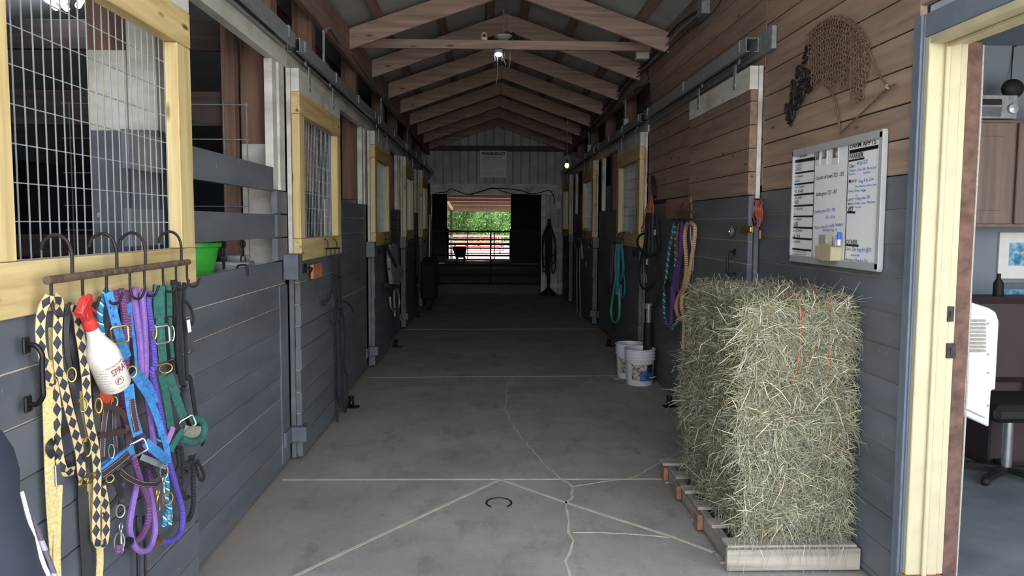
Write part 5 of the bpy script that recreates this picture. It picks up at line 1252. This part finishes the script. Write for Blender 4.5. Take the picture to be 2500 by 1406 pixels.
# ------------------------------------------------------------------ right-hand room behind the doorway
yj = 3.157                                   # far jamb of the doorway
zh = 2.34; zs = .17
d1 = struct(MB().box(XR-.02, XR+.005, yj, yj+.085, 0, zh+.09).box(XR-.028, XR-.018, yj+.012, yj+.03, 0, zh+.09).box(XR-.02, XR+.005, 1.0, yj, zh, zh+.09).build('door_1', 'casing_blue', bevel=.003))
mb = MB()
mb.box(XR-.015, XR+.115, yj-.03, yj, zs, zh)                       # jamb
mb.box(XR+.045, XR+.065, yj-.045, yj-.03, zs, zh)                  # stop
mb.box(XR+.115, XR+.145, yj-.022, yj, zs, zh)
mb.box(XR-.015, XR+.145, .95, yj-.03, zh-.03, zh+.0)               # head
mb.box(XR+.045, XR+.065, .95, yj-.045, zh-.045, zh-.03)
mb.build('jamb', 'cream', d1, bevel=.003)
mb = MB(); mb.box(XR+.147, XR+.205, yj-.016, yj+.02, 0, zh-.02); mb.build('rough_stud', 'stud', d1, bevel=.002)
MB().tube([(XR+.208, yj-.012, .1), (XR+.213, yj-.012, .8), (XR+.209, yj-.012, 1.4), (XR+.212, yj-.012, 2.0), (XR+.209, yj-.012, zh-.03)], .0045, 6).build('cut_panel_edge', 'grey_rope', d1)
MB().box(XR-.03, XR+.14, 1.0, yj, zs-.05, zs-.002).build('sill', 'orange_wood', d1, bevel=.003)
a = PY(2310, 765, yj-.03)
for (x0, y0_, x1, y1_) in ((2314, 748, 2327, 785), (2311, 838, 2331, 874)):
    p, q = PY(x0, y0_, yj-.032), PY(x1, y1_, yj-.032); MB().box(p.x, q.x, yj-.036, yj-.030, q.z, p.z).box((p.x+q.x)/2-.004, (p.x+q.x)/2+.004, yj-.040, yj-.036, (p.z+q.z)/2-.012, (p.z+q.z)/2+.012).build('strike_plate', 'dark_rust', d1)
YR = 5.1
struct(MB().box(XR+.2, 5.2, YR, YR+.05, 0, 3.2).build('wall_room_back', 'room_wall'))
struct(MB().box(5.2, 5.25, .5, YR, 0, 3.2).build('wall_room_side', 'room_wall'))
struct(MB().box(XR+.03, 5.2, .5, YR, 0, .12).build('floor_room', 'room_floor'))
struct(MB().box(XR+.2, 5.2, .5, YR, 2.75, 2.8).build('ceiling_room', 'room_wall'))
struct(MB().box(XR+.03, XR+.19, yj+.086, YR, .12, 2.8).build('wall_room_inner', 'room_wall'))
def yq(x, y, Y=YR): return PY(x, y, Y)
p = yq(2388, 290, 4.75); q = yq(2500, 555, 4.75)
t = thing('wall_cabinet', (p.x+.35, 4.9, q.z), 'brown wooden wall cabinet hung in the side room under the stereo', 'cabinet')
cx0 = p.x-.25; MB().box(cx0, cx0+1.0, 4.78, YR-.002, q.z, p.z).build('body', 'cabinet_wood', t, bevel=.004)
for k in range(2):
    a = cx0+.02+k*.49; dr_ = MB().box(a, a+.47, 4.755, 4.778, q.z+.02, p.z-.02).build('door', 'cabinet_wood', t, bevel=.004)
    MB().box(a+.08, a+.39, 4.748, 4.754, q.z+.10, p.z-.10).build('door_panel', 'cabinet_wood', dr_, bevel=.006)
a = yq(2390, 230, 4.74); b = yq(2488, 290, 4.74)
t = thing('stereo_receiver', (a.x, 4.9, b.z), 'silver grey stereo receiver with a big round knob on the wall cabinet', 'stereo')
MB().box(a.x-.16, b.x, 4.76, 5.05, b.z+.003, a.z).build('case', 'galv', t, bevel=.003)
MB().box(a.x-.10, a.x+.15, 4.752, 4.759, a.z-.06, a.z-.025).build('display', 'barrier_black', t)
MB().box(a.x-.10, a.x+.15, 4.752, 4.759, b.z+.015, a.z-.07).build('button_panel', 'grey_box', t)
MB().lathe([(0, 0), (.03, 0), (.028, .02), (0, .022)], (b.x-.035, 4.759, (a.z+b.z)/2-.01), (0, -1, 0), 20).build('volume_knob', 'silver', t)
for k in range(6): MB().box(b.x-.075+(k % 3)*.022, b.x-.063+(k % 3)*.022, 4.754, 4.759, a.z-.022-(k//3)*.012, a.z-.016-(k//3)*.012).build('button', 'silver', t)
c = yq(2482, 225, 4.86); tag(MB().ball((c.x, 4.9, a.z+.062), .07, 10, (1.0, .6, .85)).build('black_case', 'barrier_black', bevel=0), 'dark rounded case sitting on top of the stereo receiver', 'case')
p, q = yq(2476, 78), yq(2452, 225); tag(MB().tube([V3((p.x+.01, YR-.01, 2.74)), V3((p.x, YR-.012, p.z)), V3((p.x-.01, YR-.012, (p.z+q.z)/2)), V3((q.x, YR-.06, q.z))], .004, 6).build('power_cord', 'black_rope'), 'thin black cord running down the side room wall to the stereo', 'cord')
for i, (x0, y0_, x1, y1_, px0, py0, px1, py1, fm, pm, lb) in enumerate(((2437, 567, 2530, 680, 2460, 592, 2500, 648, 'paper', 'print_blue', 'pale matted picture of riders on the side room wall, upper one'), (2430, 690, 2530, 768, 2446, 706, 2510, 755, 'grey_box', 'print_blue', 'grey matted blue seascape picture below the pale matted picture'))):
    a, b, c, d = yq(x0, y0_), yq(x1, y1_), yq(px0, py0), yq(px1, py1); t = thing('framed_picture', (a.x, YR-.01, b.z), lb, 'picture')
    MB().box(a.x, b.x, YR-.02, YR-.002, b.z, a.z).build('mat_board', fm, t, bevel=.002); MB().box(c.x, d.x, YR-.023, YR-.0205, d.z, c.z).build('print', pm, t)
# louvred heater cover on the inner wall
t = thing('wall_heater', (XR+.3, 3.72, .9), 'white louvred heater cabinet showing past the door stud in the side room', 'heater')
Yh = 3.7
poly = [(2250, 700), (2372, 738), (2415, 752), (2432, 762), (2440, 785), (2431, 952), (2421, 952), (2415, 1043), (2362, 1018), (2250, 975)]
MB().prism([PY(x, y, Yh) for x, y in poly], (0, .22, 0)).build('cabinet', 'white_plastic', t, bevel=.006)
MB().prism([PY(x, y, Yh) for x, y in ((2250, 722), (2372, 752), (2412, 775), (2404, 1020), (2362, 1000), (2250, 960))], (0, -.02, 0)).build('front_panel', 'white_plastic', t, bevel=.004)
for k in range(9):
    a, b = PY(2330, 782+k*9.2, Yh-.024), PY(2405, 782+k*9.2, Yh-.024); mb = MB().box(a.x, b.x, Yh-.032, Yh-.021, a.z-.006, a.z+.004); mb.build('louvre', 'grey_rope', t)
for y in (790, 865, 910, 990): c = PY(2412, y, Yh-.022); MB().ball(c, .006, 6, (1, .4, 1)).build('screw', 'tub_grey', t)
# office chair
cx, cy = 3.08, 4.55
t = thing('side_chair', (cx, cy, .12), 'dark padded chair with a maroon back at the right edge of the photo', 'chair')
MB().box(cx-.24, cx+.25, cy-.25, cy+.24, .50, .60).build('seat', 'barrier_black', t, bevel=.03); MB().box(cx-.24, cx+.25, cy+.10, cy+.2, .66, 1.18).build('backrest', 'maroon', t, bevel=.04)
MB().lathe([(0, .18), (.03, .18), (.03, .5), (0, .5)], (cx, cy, 0), n=12).build('column', 'silver', t)
for k in range(5): a = k*1.2566; MB().bar((cx, cy, .17), (cx+.28*math.cos(a), cy+.28*math.sin(a), .16), .04, .03).build('leg', 'barrier_black', t); MB().ball((cx+.28*math.cos(a), cy+.28*math.sin(a), .145), .024, 8).build('caster', 'barrier_black', t)
for s in (-1, 1): MB().bar((cx+s*.2, cy+.12, .6), (cx+s*.2, cy+.14, .7), .03, .02, (0, 1, 0)).build('back_support', 'barrier_black', t)
a = yq(2490, 715, 4.9); b = yq(2500, 740, 4.9)
t = thing('maroon_box', (3.2, 4.95, .12), 'dark maroon cabinet stack with a bottle standing on it, beside the chair', 'cabinet'); MB().box(3.08, 3.7, 4.72, YR-.002, .12, 1.16).build('body', 'maroon', t, bevel=.01)
tag(MB().lathe([(0, 0), (.03, 0), (.03, .09), (.012, .12), (.012, .15), (0, .15)], (3.17, 4.85, 1.16), n=12).build('dark_bottle', 'barrier_black'), 'small dark bottle standing on the maroon cabinet in the side room', 'bottle')
# ------------------------------------------------------------------ fluorescent tubes in the left stall
for a, b, l in (((108, -22), (150, 20), 'left'), ((226, -20), (204, 16), 'right')):
    a, b = PF(*a, 2.93), PF(*b, 2.93); d = (a-b); c = b+d*.5
    t = thing('tube_lamp', (c.x, c.y, c.z), 'glowing white shop lamp seen through the mesh at top left, the %s one' % l, 'lamp', 'shop lamps in the left stall')
    MB().bar(a+V3((0, 0, .05)), b+V3((0, 0, .05)), .10, .04).build('housing', 'white_plastic', t, bevel=.008)
    for s in (-1, 1): o_ = V3((-d.y, d.x, 0)).normalized()*.03*s; MB().tube([a+o_, b+o_], .018, 10, sm=0).build('tube', 'tube_light', t)
    MB().tube([c+V3((0, 0, .06)), V3((c.x, c.y, roofz(c.x)))], .003, 5, sm=0).build('hanger', 'galv', t)
# ------------------------------------------------------------------ things under the roof
def ov(px, py, Y): return PY(px, py, Y)
t = thing('work_lamp', (.13, 8.29, 3.30), 'small bright white lamp clipped under the long cross beam', 'lamp')
c = ov(1217, 133, 8.27); MB().box(c.x-.05, c.x+.05, 8.24, 8.33, c.z+.0, 3.374).build('housing', 'grey_box', t, bevel=.01)
MB().ball((c.x, 8.25, c.z-.005), .035, 10, (1, .7, .6)).build('lens', 'led_light', t)
t = thing('ceiling_fitting', (.22, 8.5, 3.47), 'pale round ceiling fitting standing above the cross beam', 'fitting')
c = ov(1229, 104, 8.32); MB().lathe([(0, 0), (.04, 0), (.095, .03), (.10, .045), (.05, .055), (.02, .07), (0, .07)], (c.x, 8.32, 3.466), n=20).build('dish', 'tub_grey', t); MB().tube([(c.x, 8.32, 3.53), (c.x-.0, 8.34, 3.78)], .006, 6, sm=0).build('rod', 'galv', t)
for px, mt, l in ((1182, 'white_plastic', 'white dome camera on the cross beam left of the round fitting'), (1252, 'barrier_black', 'black dome camera on the cross beam right of the round fitting')):
    c = ov(px, 104, 8.32); t = thing('security_camera', (c.x, 8.32, 3.466), l, 'camera')
    MB().lathe([(0, 0), (.035, 0), (.035, .02), (.03, .06), (.012, .08), (0, .082)], (c.x, 8.32, 3.466), n=16).build('shell', mt, t); MB().ball((c.x, 8.29, 3.505), .016, 8).build('lens', 'barrier_black', t)
for k, (px, y0_, y1_) in enumerate(((1205, 132, 150), (1213, 132, 210), (1226, 130, 150), (1232, 130, 160), (1245, 130, 166))):
    a = ov(px, y0_, 8.28); b = ov(px+R.uniform(-4, 4), y1_, 8.28); tag(MB().tube([a+V3((0, 0, .02)), a.lerp(b, .5)+V3((R.uniform(-.02, .02), 0, 0)), b], .0025, 5).build('dangling_wire', 'grey_rope'), 'thin stray wire dangling from the cross beam near the white lamp', 'wire', 'stray wires under the cross beam')
c = ov(1384, 404, 12.3); t = thing('light_bulb', c, 'bare glowing orange bulb hanging by the far right stalls', 'lamp')
MB().ball((c.x, c.y, c.z), .032, 12, (1, 1, 1.25)).build('bulb', 'bulb_light', t); MB().lathe([(0, .03), (.018, .03), (.02, .08), (0, .09)], c, n=12).build('socket', 'barrier_black', t); MB().tube([c+V3((0, 0, .085)), V3((c.x, c.y, 3.2))], .004, 6, sm=0).build('cord', 'grey_rope', t)
# junction boxes with conduit on the left header and the right
def jbox(side, px, py, plane_d, top, label, conduit=True):
    c = (PL if side == 'L' else PR)(px, py, plane_d); t = thing('junction_box', c, label, 'junction box', 'junction boxes and conduit')
    s = 1 if side == 'L' else -1
    MB().box(c.x-.03, c.x+.03, c.y-.06, c.y+.06, c.z-.13, c.z+.06).build('box', 'galv', t, bevel=.004)
    MB().box(min(c.x+s*.03, c.x+s*.036), max(c.x+s*.03, c.x+s*.036), c.y-.055, c.y+.055, c.z-.12, c.z+.05).build('cover', 'grey_box', t)
    pts = [c+V3((0, 0, .06)), c+V3((0, .02, .3)), V3((c.x, c.y+.03, top)), V3((c.x+s*.03, c.y+.15, top+.06)), V3((c.x+s*.03, c.y+.6, top+.04))]
    MB().tube(pts, .012, 8).build('conduit', 'galv', t)
    MB().tube([c+V3((s*.02, .06, -.02)), c+V3((s*.03, .16, .03)), c+V3((s*.03, .22, -.05)), c+V3((s*.03, .14, -.13)), c+V3((s*.02, .05, -.1))], .004, 6).build('cord_loop', 'black_rope', t)
jbox('L', 790, 172, -.0, 3.12, 'galvanised junction box with ribbed conduit above the second left door')
jbox('L', 930, 305, -.0, 3.12, 'dim junction box with conduit above the third left door')
jbox('L', 994, 365, -.0, 3.12, 'dim junction box with conduit above the fourth left door')
jbox('R', 1527, 302, -.0, 3.12, 'junction box with coiled cords above the second right door')
jbox('R', 1438, 362, -.0, 3.12, 'dim junction box with conduit above the third right door')
tag(MB().tube([PL(778+80, 130, .012), PL(900, 190, .012), PL(950, 265, .012), PL(990, 310, .012), PL(1010, 345, .012)], .007, 6).build('conduit_run', 'galv'), 'thin grey conduit running along the left eave beam', 'conduit')
c = PL(676, 66, .06); t = tag(MB().tube([V3((XL+.02, c.y, c.z-.0))+V3((0, .025*math.cos(a), .03*math.sin(a)+.0)) for a in [k*math.pi/6 for k in range(12)]], .006, 6, closed=True, sm=2).build('eye_ring', 'galv'), 'galvanised eye ring above the left header near the white post', 'ring')
c = PL(886, 267, .06); t = tag(MB().tube([V3((XL+.02, c.y, c.z))+V3((0, .035*math.cos(a), .035*math.sin(a))) for a in [k*math.pi/6 for k in range(12)]], .007, 6, closed=True, sm=2).build('eye_ring', 'galv'), 'farther galvanised eye ring above the left header', 'ring')
# speaker box and cables on the right eave
c = PR(1568, 127, .10); t = thing('speaker_box', c, 'white box speaker fixed under the rafter end at the right eave', 'speaker')
MB().box(c.x-.07, c.x+.07, c.y-.06, c.y+.06, c.z-.08, c.z+.09).build('cabinet', 'paper', t, bevel=.008); MB().box(c.x+.07, XR+.0, c.y-.02, c.y+.02, c.z-.02, c.z+.02).build('mount', 'galv', t)
c = PR(1712, 8, .05); t = thing('junction_box', c, 'galvanised box at the top right where the cables meet the brown wall', 'junction box', 'junction boxes and conduit')
MB().box(XR-.07, XR-.001, c.y-.09, c.y+.05, c.z-.10, c.z+.06).build('box', 'galv', t, bevel=.004)
MB().tube([V3((XR-.02, c.y-.1, c.z+.02)), V3((XR-.02, c.y-.35, c.z+.06)), V3((XR-.02, c.y-.7, c.z+.05))], .012, 8).build('conduit', 'galv', t)
for k, (dz, r, l) in enumerate(((0, .008, 'upper'), (-.05, .010, 'middle'), (-.10, .006, 'lower'))):
    pts = [PR(x, y, .02+.01*k)+V3((0, 0, dz)) for x, y in ((1705, 25), (1650, 70), (1590, 135), (1540, 185), (1500, 235), (1450, 290), (1410, 330))]
    tag(MB().tube([V3((XR-.02-.008*k, p.y, p.z+.02*math.sin(i*2+k))) for i, p in enumerate(pts)], r, 6).build('cable_run', 'black_rope' if k != 1 else 'galv'), l+' cable of the three sagging along the right eave', 'cable', 'cables along the right eave')
tag(MB().tube([PR(x, y, .02) for x, y in ((1765, -20), (1755, 10), (1735, 35), (1705, 60), (1672, 74), (1665, 78))], .004, 6).build('loose_cable', 'black_rope'), 'thin loose cable curving down the brown boards at the top right', 'cable')
tag(MB().tube([PR(x, y, .02) for x, y in ((1583, 135), (1580, 170), (1582, 205), (1556, 215), (1548, 222), (1565, 230), (1585, 214), (1590, 290))], .005, 6).build('loose_cable', 'black_rope'), 'tangle of thin cord below the white speaker box', 'cable')
t = thing('eave_block', PR(1550, 250, 0), 'small pale camera bracket at the end of the brown wall', 'camera') if False else None
# ------------------------------------------------------------------ far end of the aisle
Yw = YE-.06
a, b = ov(1172, 368, Yw), ov(1236, 434, Yw)
t = thing('warning_sign', ((a.x+b.x)/2, Yw-.01, b.z), 'pale WARNING sign on the ribbed wall above the far doorway', 'sign')
MB().box(a.x, b.x, Yw-.045, Yw-.035, b.z, a.z).box(a.x+.1, a.x+.14, Yw-.035, Yw+.05, b.z+.02, a.z-.02).build('panel', 'paper', t)
mb = MB(); W = b.x-a.x
def sg(s, fx, fz, w, h, off=0): text_mesh(mb, s, (a.x+W*fx, Yw-.047, a.z-(a.z-b.z)*fz), (1, 0, 0), ZU, W*w, h, off=off)
sg('WARNING!', .06, .17, .88, .075, .03); sg('Under Iowa Law,', .16, .28, .68, .034, .015)
for i, s in enumerate(('a domesticated animal professional is', 'not liable for damages suffered by, an', 'injury to, or the death of a participant', 'resulting from the inherent risks of', 'domesticated animal activities, pursuant', 'to Iowa Code chapter 673.')): sg(s, .06, .355+i*.062, (.86, .88, .88, .80, .88, .46)[i], .021)
for i, s in enumerate(('You are assuming inherent risks of', 'participating in this activity.')): sg(s, .06, .82+i*.06, .82-.1*i, .021)
mb.build('lettering', 'ink_black', t)
for k, pts in enumerate((((1062, 472), (1075, 470), (1090, 468), (1100, 461), (1115, 466), (1140, 474), (1165, 470), (1195, 460), (1205, 459), (1240, 461), (1275, 466), (1295, 474)), ((1150, 475), (1180, 466), (1205, 460), (1230, 468), (1260, 474), (1310, 472), (1340, 465), (1352, 480), (1353, 498)))):
    tag(MB().tube([ov(x, y, Yw-.012) for x, y in pts], .010, 6).build('draped_cord', 'black_rope'), ('longer' if k == 0 else 'right-hand')+' black cord draped over the white header of the far doorway', 'cord')
# gates
def gate(name, label, x0, x1, Y, zs_, r, verts, mat, zb=.0):
    t = thing(name, ((x0+x1)/2, Y, 0), label, 'gate')
    for z in zs_: MB().tube([(x0, Y, z), (x1, Y, z)], r, 8, sm=0).build('rail', mat, t)
    for x in verts: MB().tube([(x, Y-.001, min(zs_)), (x, Y-.001, max(zs_))], r*.8, 8, sm=0).build('upright', mat, t)
    return t
g = gate('pipe_gate', 'black pipe gate closing the far doorway, nearer of two', -1.24, 1.20, YE-.02, (1.43, 1.14, .88, .65, .44, .24), .022, (-1.22, .07, 1.18), 'barrier_black')
for x in (-1.26, 1.215): MB().tube([(x, YE-.02, 0), (x, YE-.02, 1.5)], .02, 8, sm=0).build('post', 'barrier_black', g)
g = gate('pipe_gate', 'thinner dark pipe gate across the mouth of the far shed', -1.6, .92, 32.3, (1.30, .98, .62, .42, .16), .025, (-1.58, -.80, .27, .9), 'barrier_black')
for x in (-1.60, .93): MB().tube([(x, 32.3, -.1), (x, 32.3, 1.42)], .035, 8, sm=0).build('post', 'barrier_black', g)
# trough on legs
c0 = ov(1121, 622, 31.0)
t = thing('feed_trough', (c0.x, 31.0, 0), 'black tapered trough on stubby legs, silhouetted behind the far gate', 'trough')
x0, x1 = ov(1105, 610, 31).x, ov(1139, 610, 31).x
MB().prism([(x0, 30.8, .72), (x1, 30.8, .72), (x1, 30.8, .64), (x1-.06, 30.8, .30), (x0+.12, 30.8, .30), (x0+.02, 30.8, .60)], (0, .4, 0)).build('body', 'barrier_black', t, bevel=.02)
for x in (x0+.13, x1-.12): MB().box(x, x+.08, 30.84, 31.16, 0, .31).build('leg', 'barrier_black', t, bevel=.01)
# muck tub cart far left
t = thing('muck_cart', (-1.16, 15.0, 0), 'dark rounded cart standing against the far left stalls', 'cart')
MB().prism([(-1.21, 14.3, .9), (-1.21, 15.2, .98), (-1.21, 15.5, .55), (-1.21, 15.1, .22), (-1.21, 14.5, .22)], (.28, 0, 0)).build('tub', 'barrier_black', t, bevel=.04)
for y in (14.6, 15.05): MB().lathe([(0, 0), (.12, 0), (.12, .05), (0, .05)], (-1.10, y, .12), (1, 0, 0), 18).build('wheel', 'barrier_black', t)
# bundle on a post, far right
c = ov(1340, 600, 17.9)
t = thing('halter_post', (c.x, 17.9, 0), 'dark post hung with black halters beside the far doorway', 'post')
MB().tube([(c.x, 17.9, 0), (c.x, 17.9, 1.72)], .035, 10, sm=0).build('pole', 'barrier_black', t)
MB().lathe([(0, 0), (.19, 0), (.18, .05), (.05, .16), (0, .16)], (c.x, 17.9, 0), n=18).build('base', 'barrier_black', t)
for k in range(9):
    x = c.x+R.uniform(-.12, .12); z1 = 1.65+R.uniform(-.15, .05); z0 = .55+R.uniform(-.1, .4)
    MB().tube([(c.x, 17.84, z1), (x-.04, 17.82, (z0+z1)/2+.1), (x-.03, 17.82, z0+.06), (x, 17.82, z0), (x+.04, 17.82, z0+.08), (x+.05, 17.83, (z0+z1)/2), (c.x+.02, 17.84, z1-.02)], .014, 6).build('halter', 'black_rope', t)
tag(MB().box(1.56, 1.66, YE-.09, YE-.027, 1.95, 2.13).build('switch_box', 'paper', bevel=.005), 'small pale switch box on the white wall right of the far doorway', 'switch box')
# ------------------------------------------------------------------ beyond the shed
t = thing('lean_to_roof', (-.4, 37, 2.3), 'rust brown lean-to roof with bright slots seen through the far doorway', 'roof')
def rz(y): return 3.0-(y-33.3)*.090
mb = MB(); ny = 5
for r_ in range(ny):
    ya, yb = 33.3+r_*1.35, 33.3+(r_+1)*1.35
    mb.add([(-6, ya+.02, rz(ya)), (6, ya+.02, rz(ya)), (6, yb-.07, rz(yb)), (-6, yb-.07, rz(yb)), (-6, ya+.02, rz(ya)+.02), (6, ya+.02, rz(ya)+.02), (6, yb-.07, rz(yb)+.02), (-6, yb-.07, rz(yb)+.02)], [(0, 1, 2, 3), (7, 6, 5, 4), (0, 4, 5, 1), (3, 2, 6, 7)])
    x = -6
    while x < 6: mb.box(x, x+.20, yb-.07, yb+.02, rz(yb)-.001, rz(yb)+.019); x += .30
mb.build('sheet', 'red_roof', t) if 'red_roof' in MATS else None
plain('red_roof', '7a4136', .6)
if not any(ch.name.startswith('sheet') for ch in t.children): mb.build('sheet', 'red_roof', t)
for r_ in range(ny+1):
    y = 33.3+r_*1.35; MB().box(-6, 6, y-.17, y-.12, rz(y)-.16, rz(y)-.02).build('purlin', 'cedar', t)
MB().box(-6, 6, 40.0, 40.06, 2.22, 2.42).build('fascia', 'dark_wood_y', t)
MB().bar((-1.95, 34.0, 3.0), (-1.68, 38.0, 2.3), .07, .12).build('brace', 'pine_y', t)
t = thing('shed_post', (-1.72, 38, 0), 'lean-to post, dark above and white below, left of the far opening', 'post')
MB().box(-1.78, -1.66, 37.95, 38.07, -.1, 1.05).build('white_base', 'white_paint', t); MB().box(-1.775, -1.665, 37.955, 38.065, 1.05, 2.5).build('dark_top', 'dark_wood_y', t)
g = gate('corral_panel', 'pale red pipe corral panel standing in the sunny yard', -2.0, .9, 44, (.98, .80, .58, .36, .16), .028, (-1.98, -.4, .88), 'red_pipe')
g = gate('corral_panel', 'pale galvanised corral panel behind the red one', -3.5, 3.0, 49, (.85, .5, .2), .035, (-3.4, -1.2, .6, 2.9), 'galv')
MB().box(.62, .74, 43.9, 44.02, -.1, .9).build('post', 'grey_wood_y', g) and None
mb = MB(); n = 40; vs = []
for j in range(9):
    for i in range(n+1):
        x = -30+60*i/n; vs.append((x, 62+j*1.2+R.uniform(-.5, .5), -.2 if j == 0 else min(7.5, j*1.25)+R.uniform(-.35, .35)))
mb.add(vs, [(j*(n+1)+i, j*(n+1)+i+1, (j+1)*(n+1)+i+1, (j+1)*(n+1)+i) for j in range(8) for i in range(n)]); mb.smooth = True
struct(mb.build('hillside', 'hill_green'))
def shrub(x, y, w, h, seed, label, nb=7500):
    r_ = random.Random(seed); t = thing('shrub', (x, y, 0), label, 'shrub', 'leafy bushes beyond the yard')
    MB().tube([(x, y, -.1), (x+.1, y, h*.35), (x-.1, y, h*.7)], lambda f: .09*(1-.7*f), 7).build('stem', 'bark', t)
    mb = MB(); bl = [(x+r_.uniform(-w, w)*.8, y+r_.uniform(-.6, .6), h*r_.uniform(.12, .9), r_.uniform(.35, .75)) for _ in range(34)]
    for k in range(nb):
        bx_, by_, bz_, br_ = r_.choice(bl); a, b = r_.uniform(0, 6.28), math.acos(r_.uniform(-1, 1)); rr2 = br_*(r_.uniform(.6, 1.08))
        p = V3((bx_+rr2*math.sin(b)*math.cos(a), by_+rr2*math.sin(b)*math.sin(a), max(0, bz_+rr2*math.cos(b)*.9))); s = r_.uniform(.06, .12)
        u = V3((r_.uniform(-1, 1), r_.uniform(-1, 1), r_.uniform(-.5, .5))).normalized()*s; v = u.cross(V3((r_.uniform(-.5, .5), r_.uniform(-.5, .5), 1))).normalized()*s*.6
        mb.add([p-u, p+v*.6, p+u, p-v*.6], [(0, 1, 2, 3)])
    mb.build('foliage', 'leaf', t)
for k, (x, y, w, h, l) in enumerate(((-3.4, 55, 1.4, 4.4, 'tall green bush beyond the yard, leftmost in the opening'), (-1.5, 56, 1.3, 3.9, 'green bush just right of the lean-to post'), (.2, 54.5, 1.2, 4.6, 'bright green bush in the middle of the opening'), (1.9, 56, 1.4, 4.0, 'green bush at the right side of the opening'),
                                     (-2.4, 58.5, 1.6, 5.2, 'taller bush behind the left gap'), (1.0, 58.5, 1.7, 5.4, 'taller bush behind the right gap'), (3.6, 57, 1.4, 4.5, 'green bush at the far right edge of the opening'), (-.7, 60, 1.6, 5.5, 'tallest bush at the back of the row'))): shrub(x, y, w, h, 30+k, l)
# ------------------------------------------------------------------ light
w = bpy.data.worlds.new('sky'); SC.world = w; w.use_nodes = True
nt = w.node_tree; bg = nt.nodes['Background']
tc = nt.nodes.new('ShaderNodeTexCoord'); sp = nt.nodes.new('ShaderNodeSeparateXYZ'); nt.links.new(tc.outputs['Generated'], sp.inputs[0])
rp = nt.nodes.new('ShaderNodeValToRGB'); rp.color_ramp.elements[0].position = .0; rp.color_ramp.elements[0].color = (.95, .98, 1, 1)
rp.color_ramp.elements[1].position = .8; rp.color_ramp.elements[1].color = (.42, .52, .72, 1)
nt.links.new(sp.outputs[2], rp.inputs[0]); nt.links.new(rp.outputs[0], bg.inputs[0]); bg.inputs[1].default_value = 5.0
sl = bpy.data.lights.new('sun', 'SUN'); sl.energy = 12; sl.angle = math.radians(1); sl.color = (1, .95, .86)
so = bpy.data.objects.new('sun', sl); COL.objects.link(so)
so.rotation_euler = V3((.80, .12, .72)).normalized().to_track_quat('Z', 'Y').to_euler()
def portal(loc, size, rot):
    l = bpy.data.lights.new('portal', 'AREA'); l.shape = 'RECTANGLE'; l.size, l.size_y = size; l.cycles.is_portal = True
    o = bpy.data.objects.new('portal', l); COL.objects.link(o); o.location = loc; o.rotation_euler = rot
portal((.2, .55, 1.9), (4.4, 4.2), (math.radians(90), 0, 0))
portal((-.35, 33.3, 1.45), (2.7, 2.9), (math.radians(-90), 0, 0))
SC.view_settings.view_transform = 'Standard'; SC.view_settings.look = 'None'; SC.view_settings.exposure = 0.62; SC.view_settings.gamma = 1
SC.view_settings.use_curve_mapping = False
SC.cycles.max_bounces = 10; SC.cycles.diffuse_bounces = 8; SC.cycles.sample_clamp_indirect = 6; SC.cycles.caustics_reflective = False; SC.cycles.caustics_refractive = False
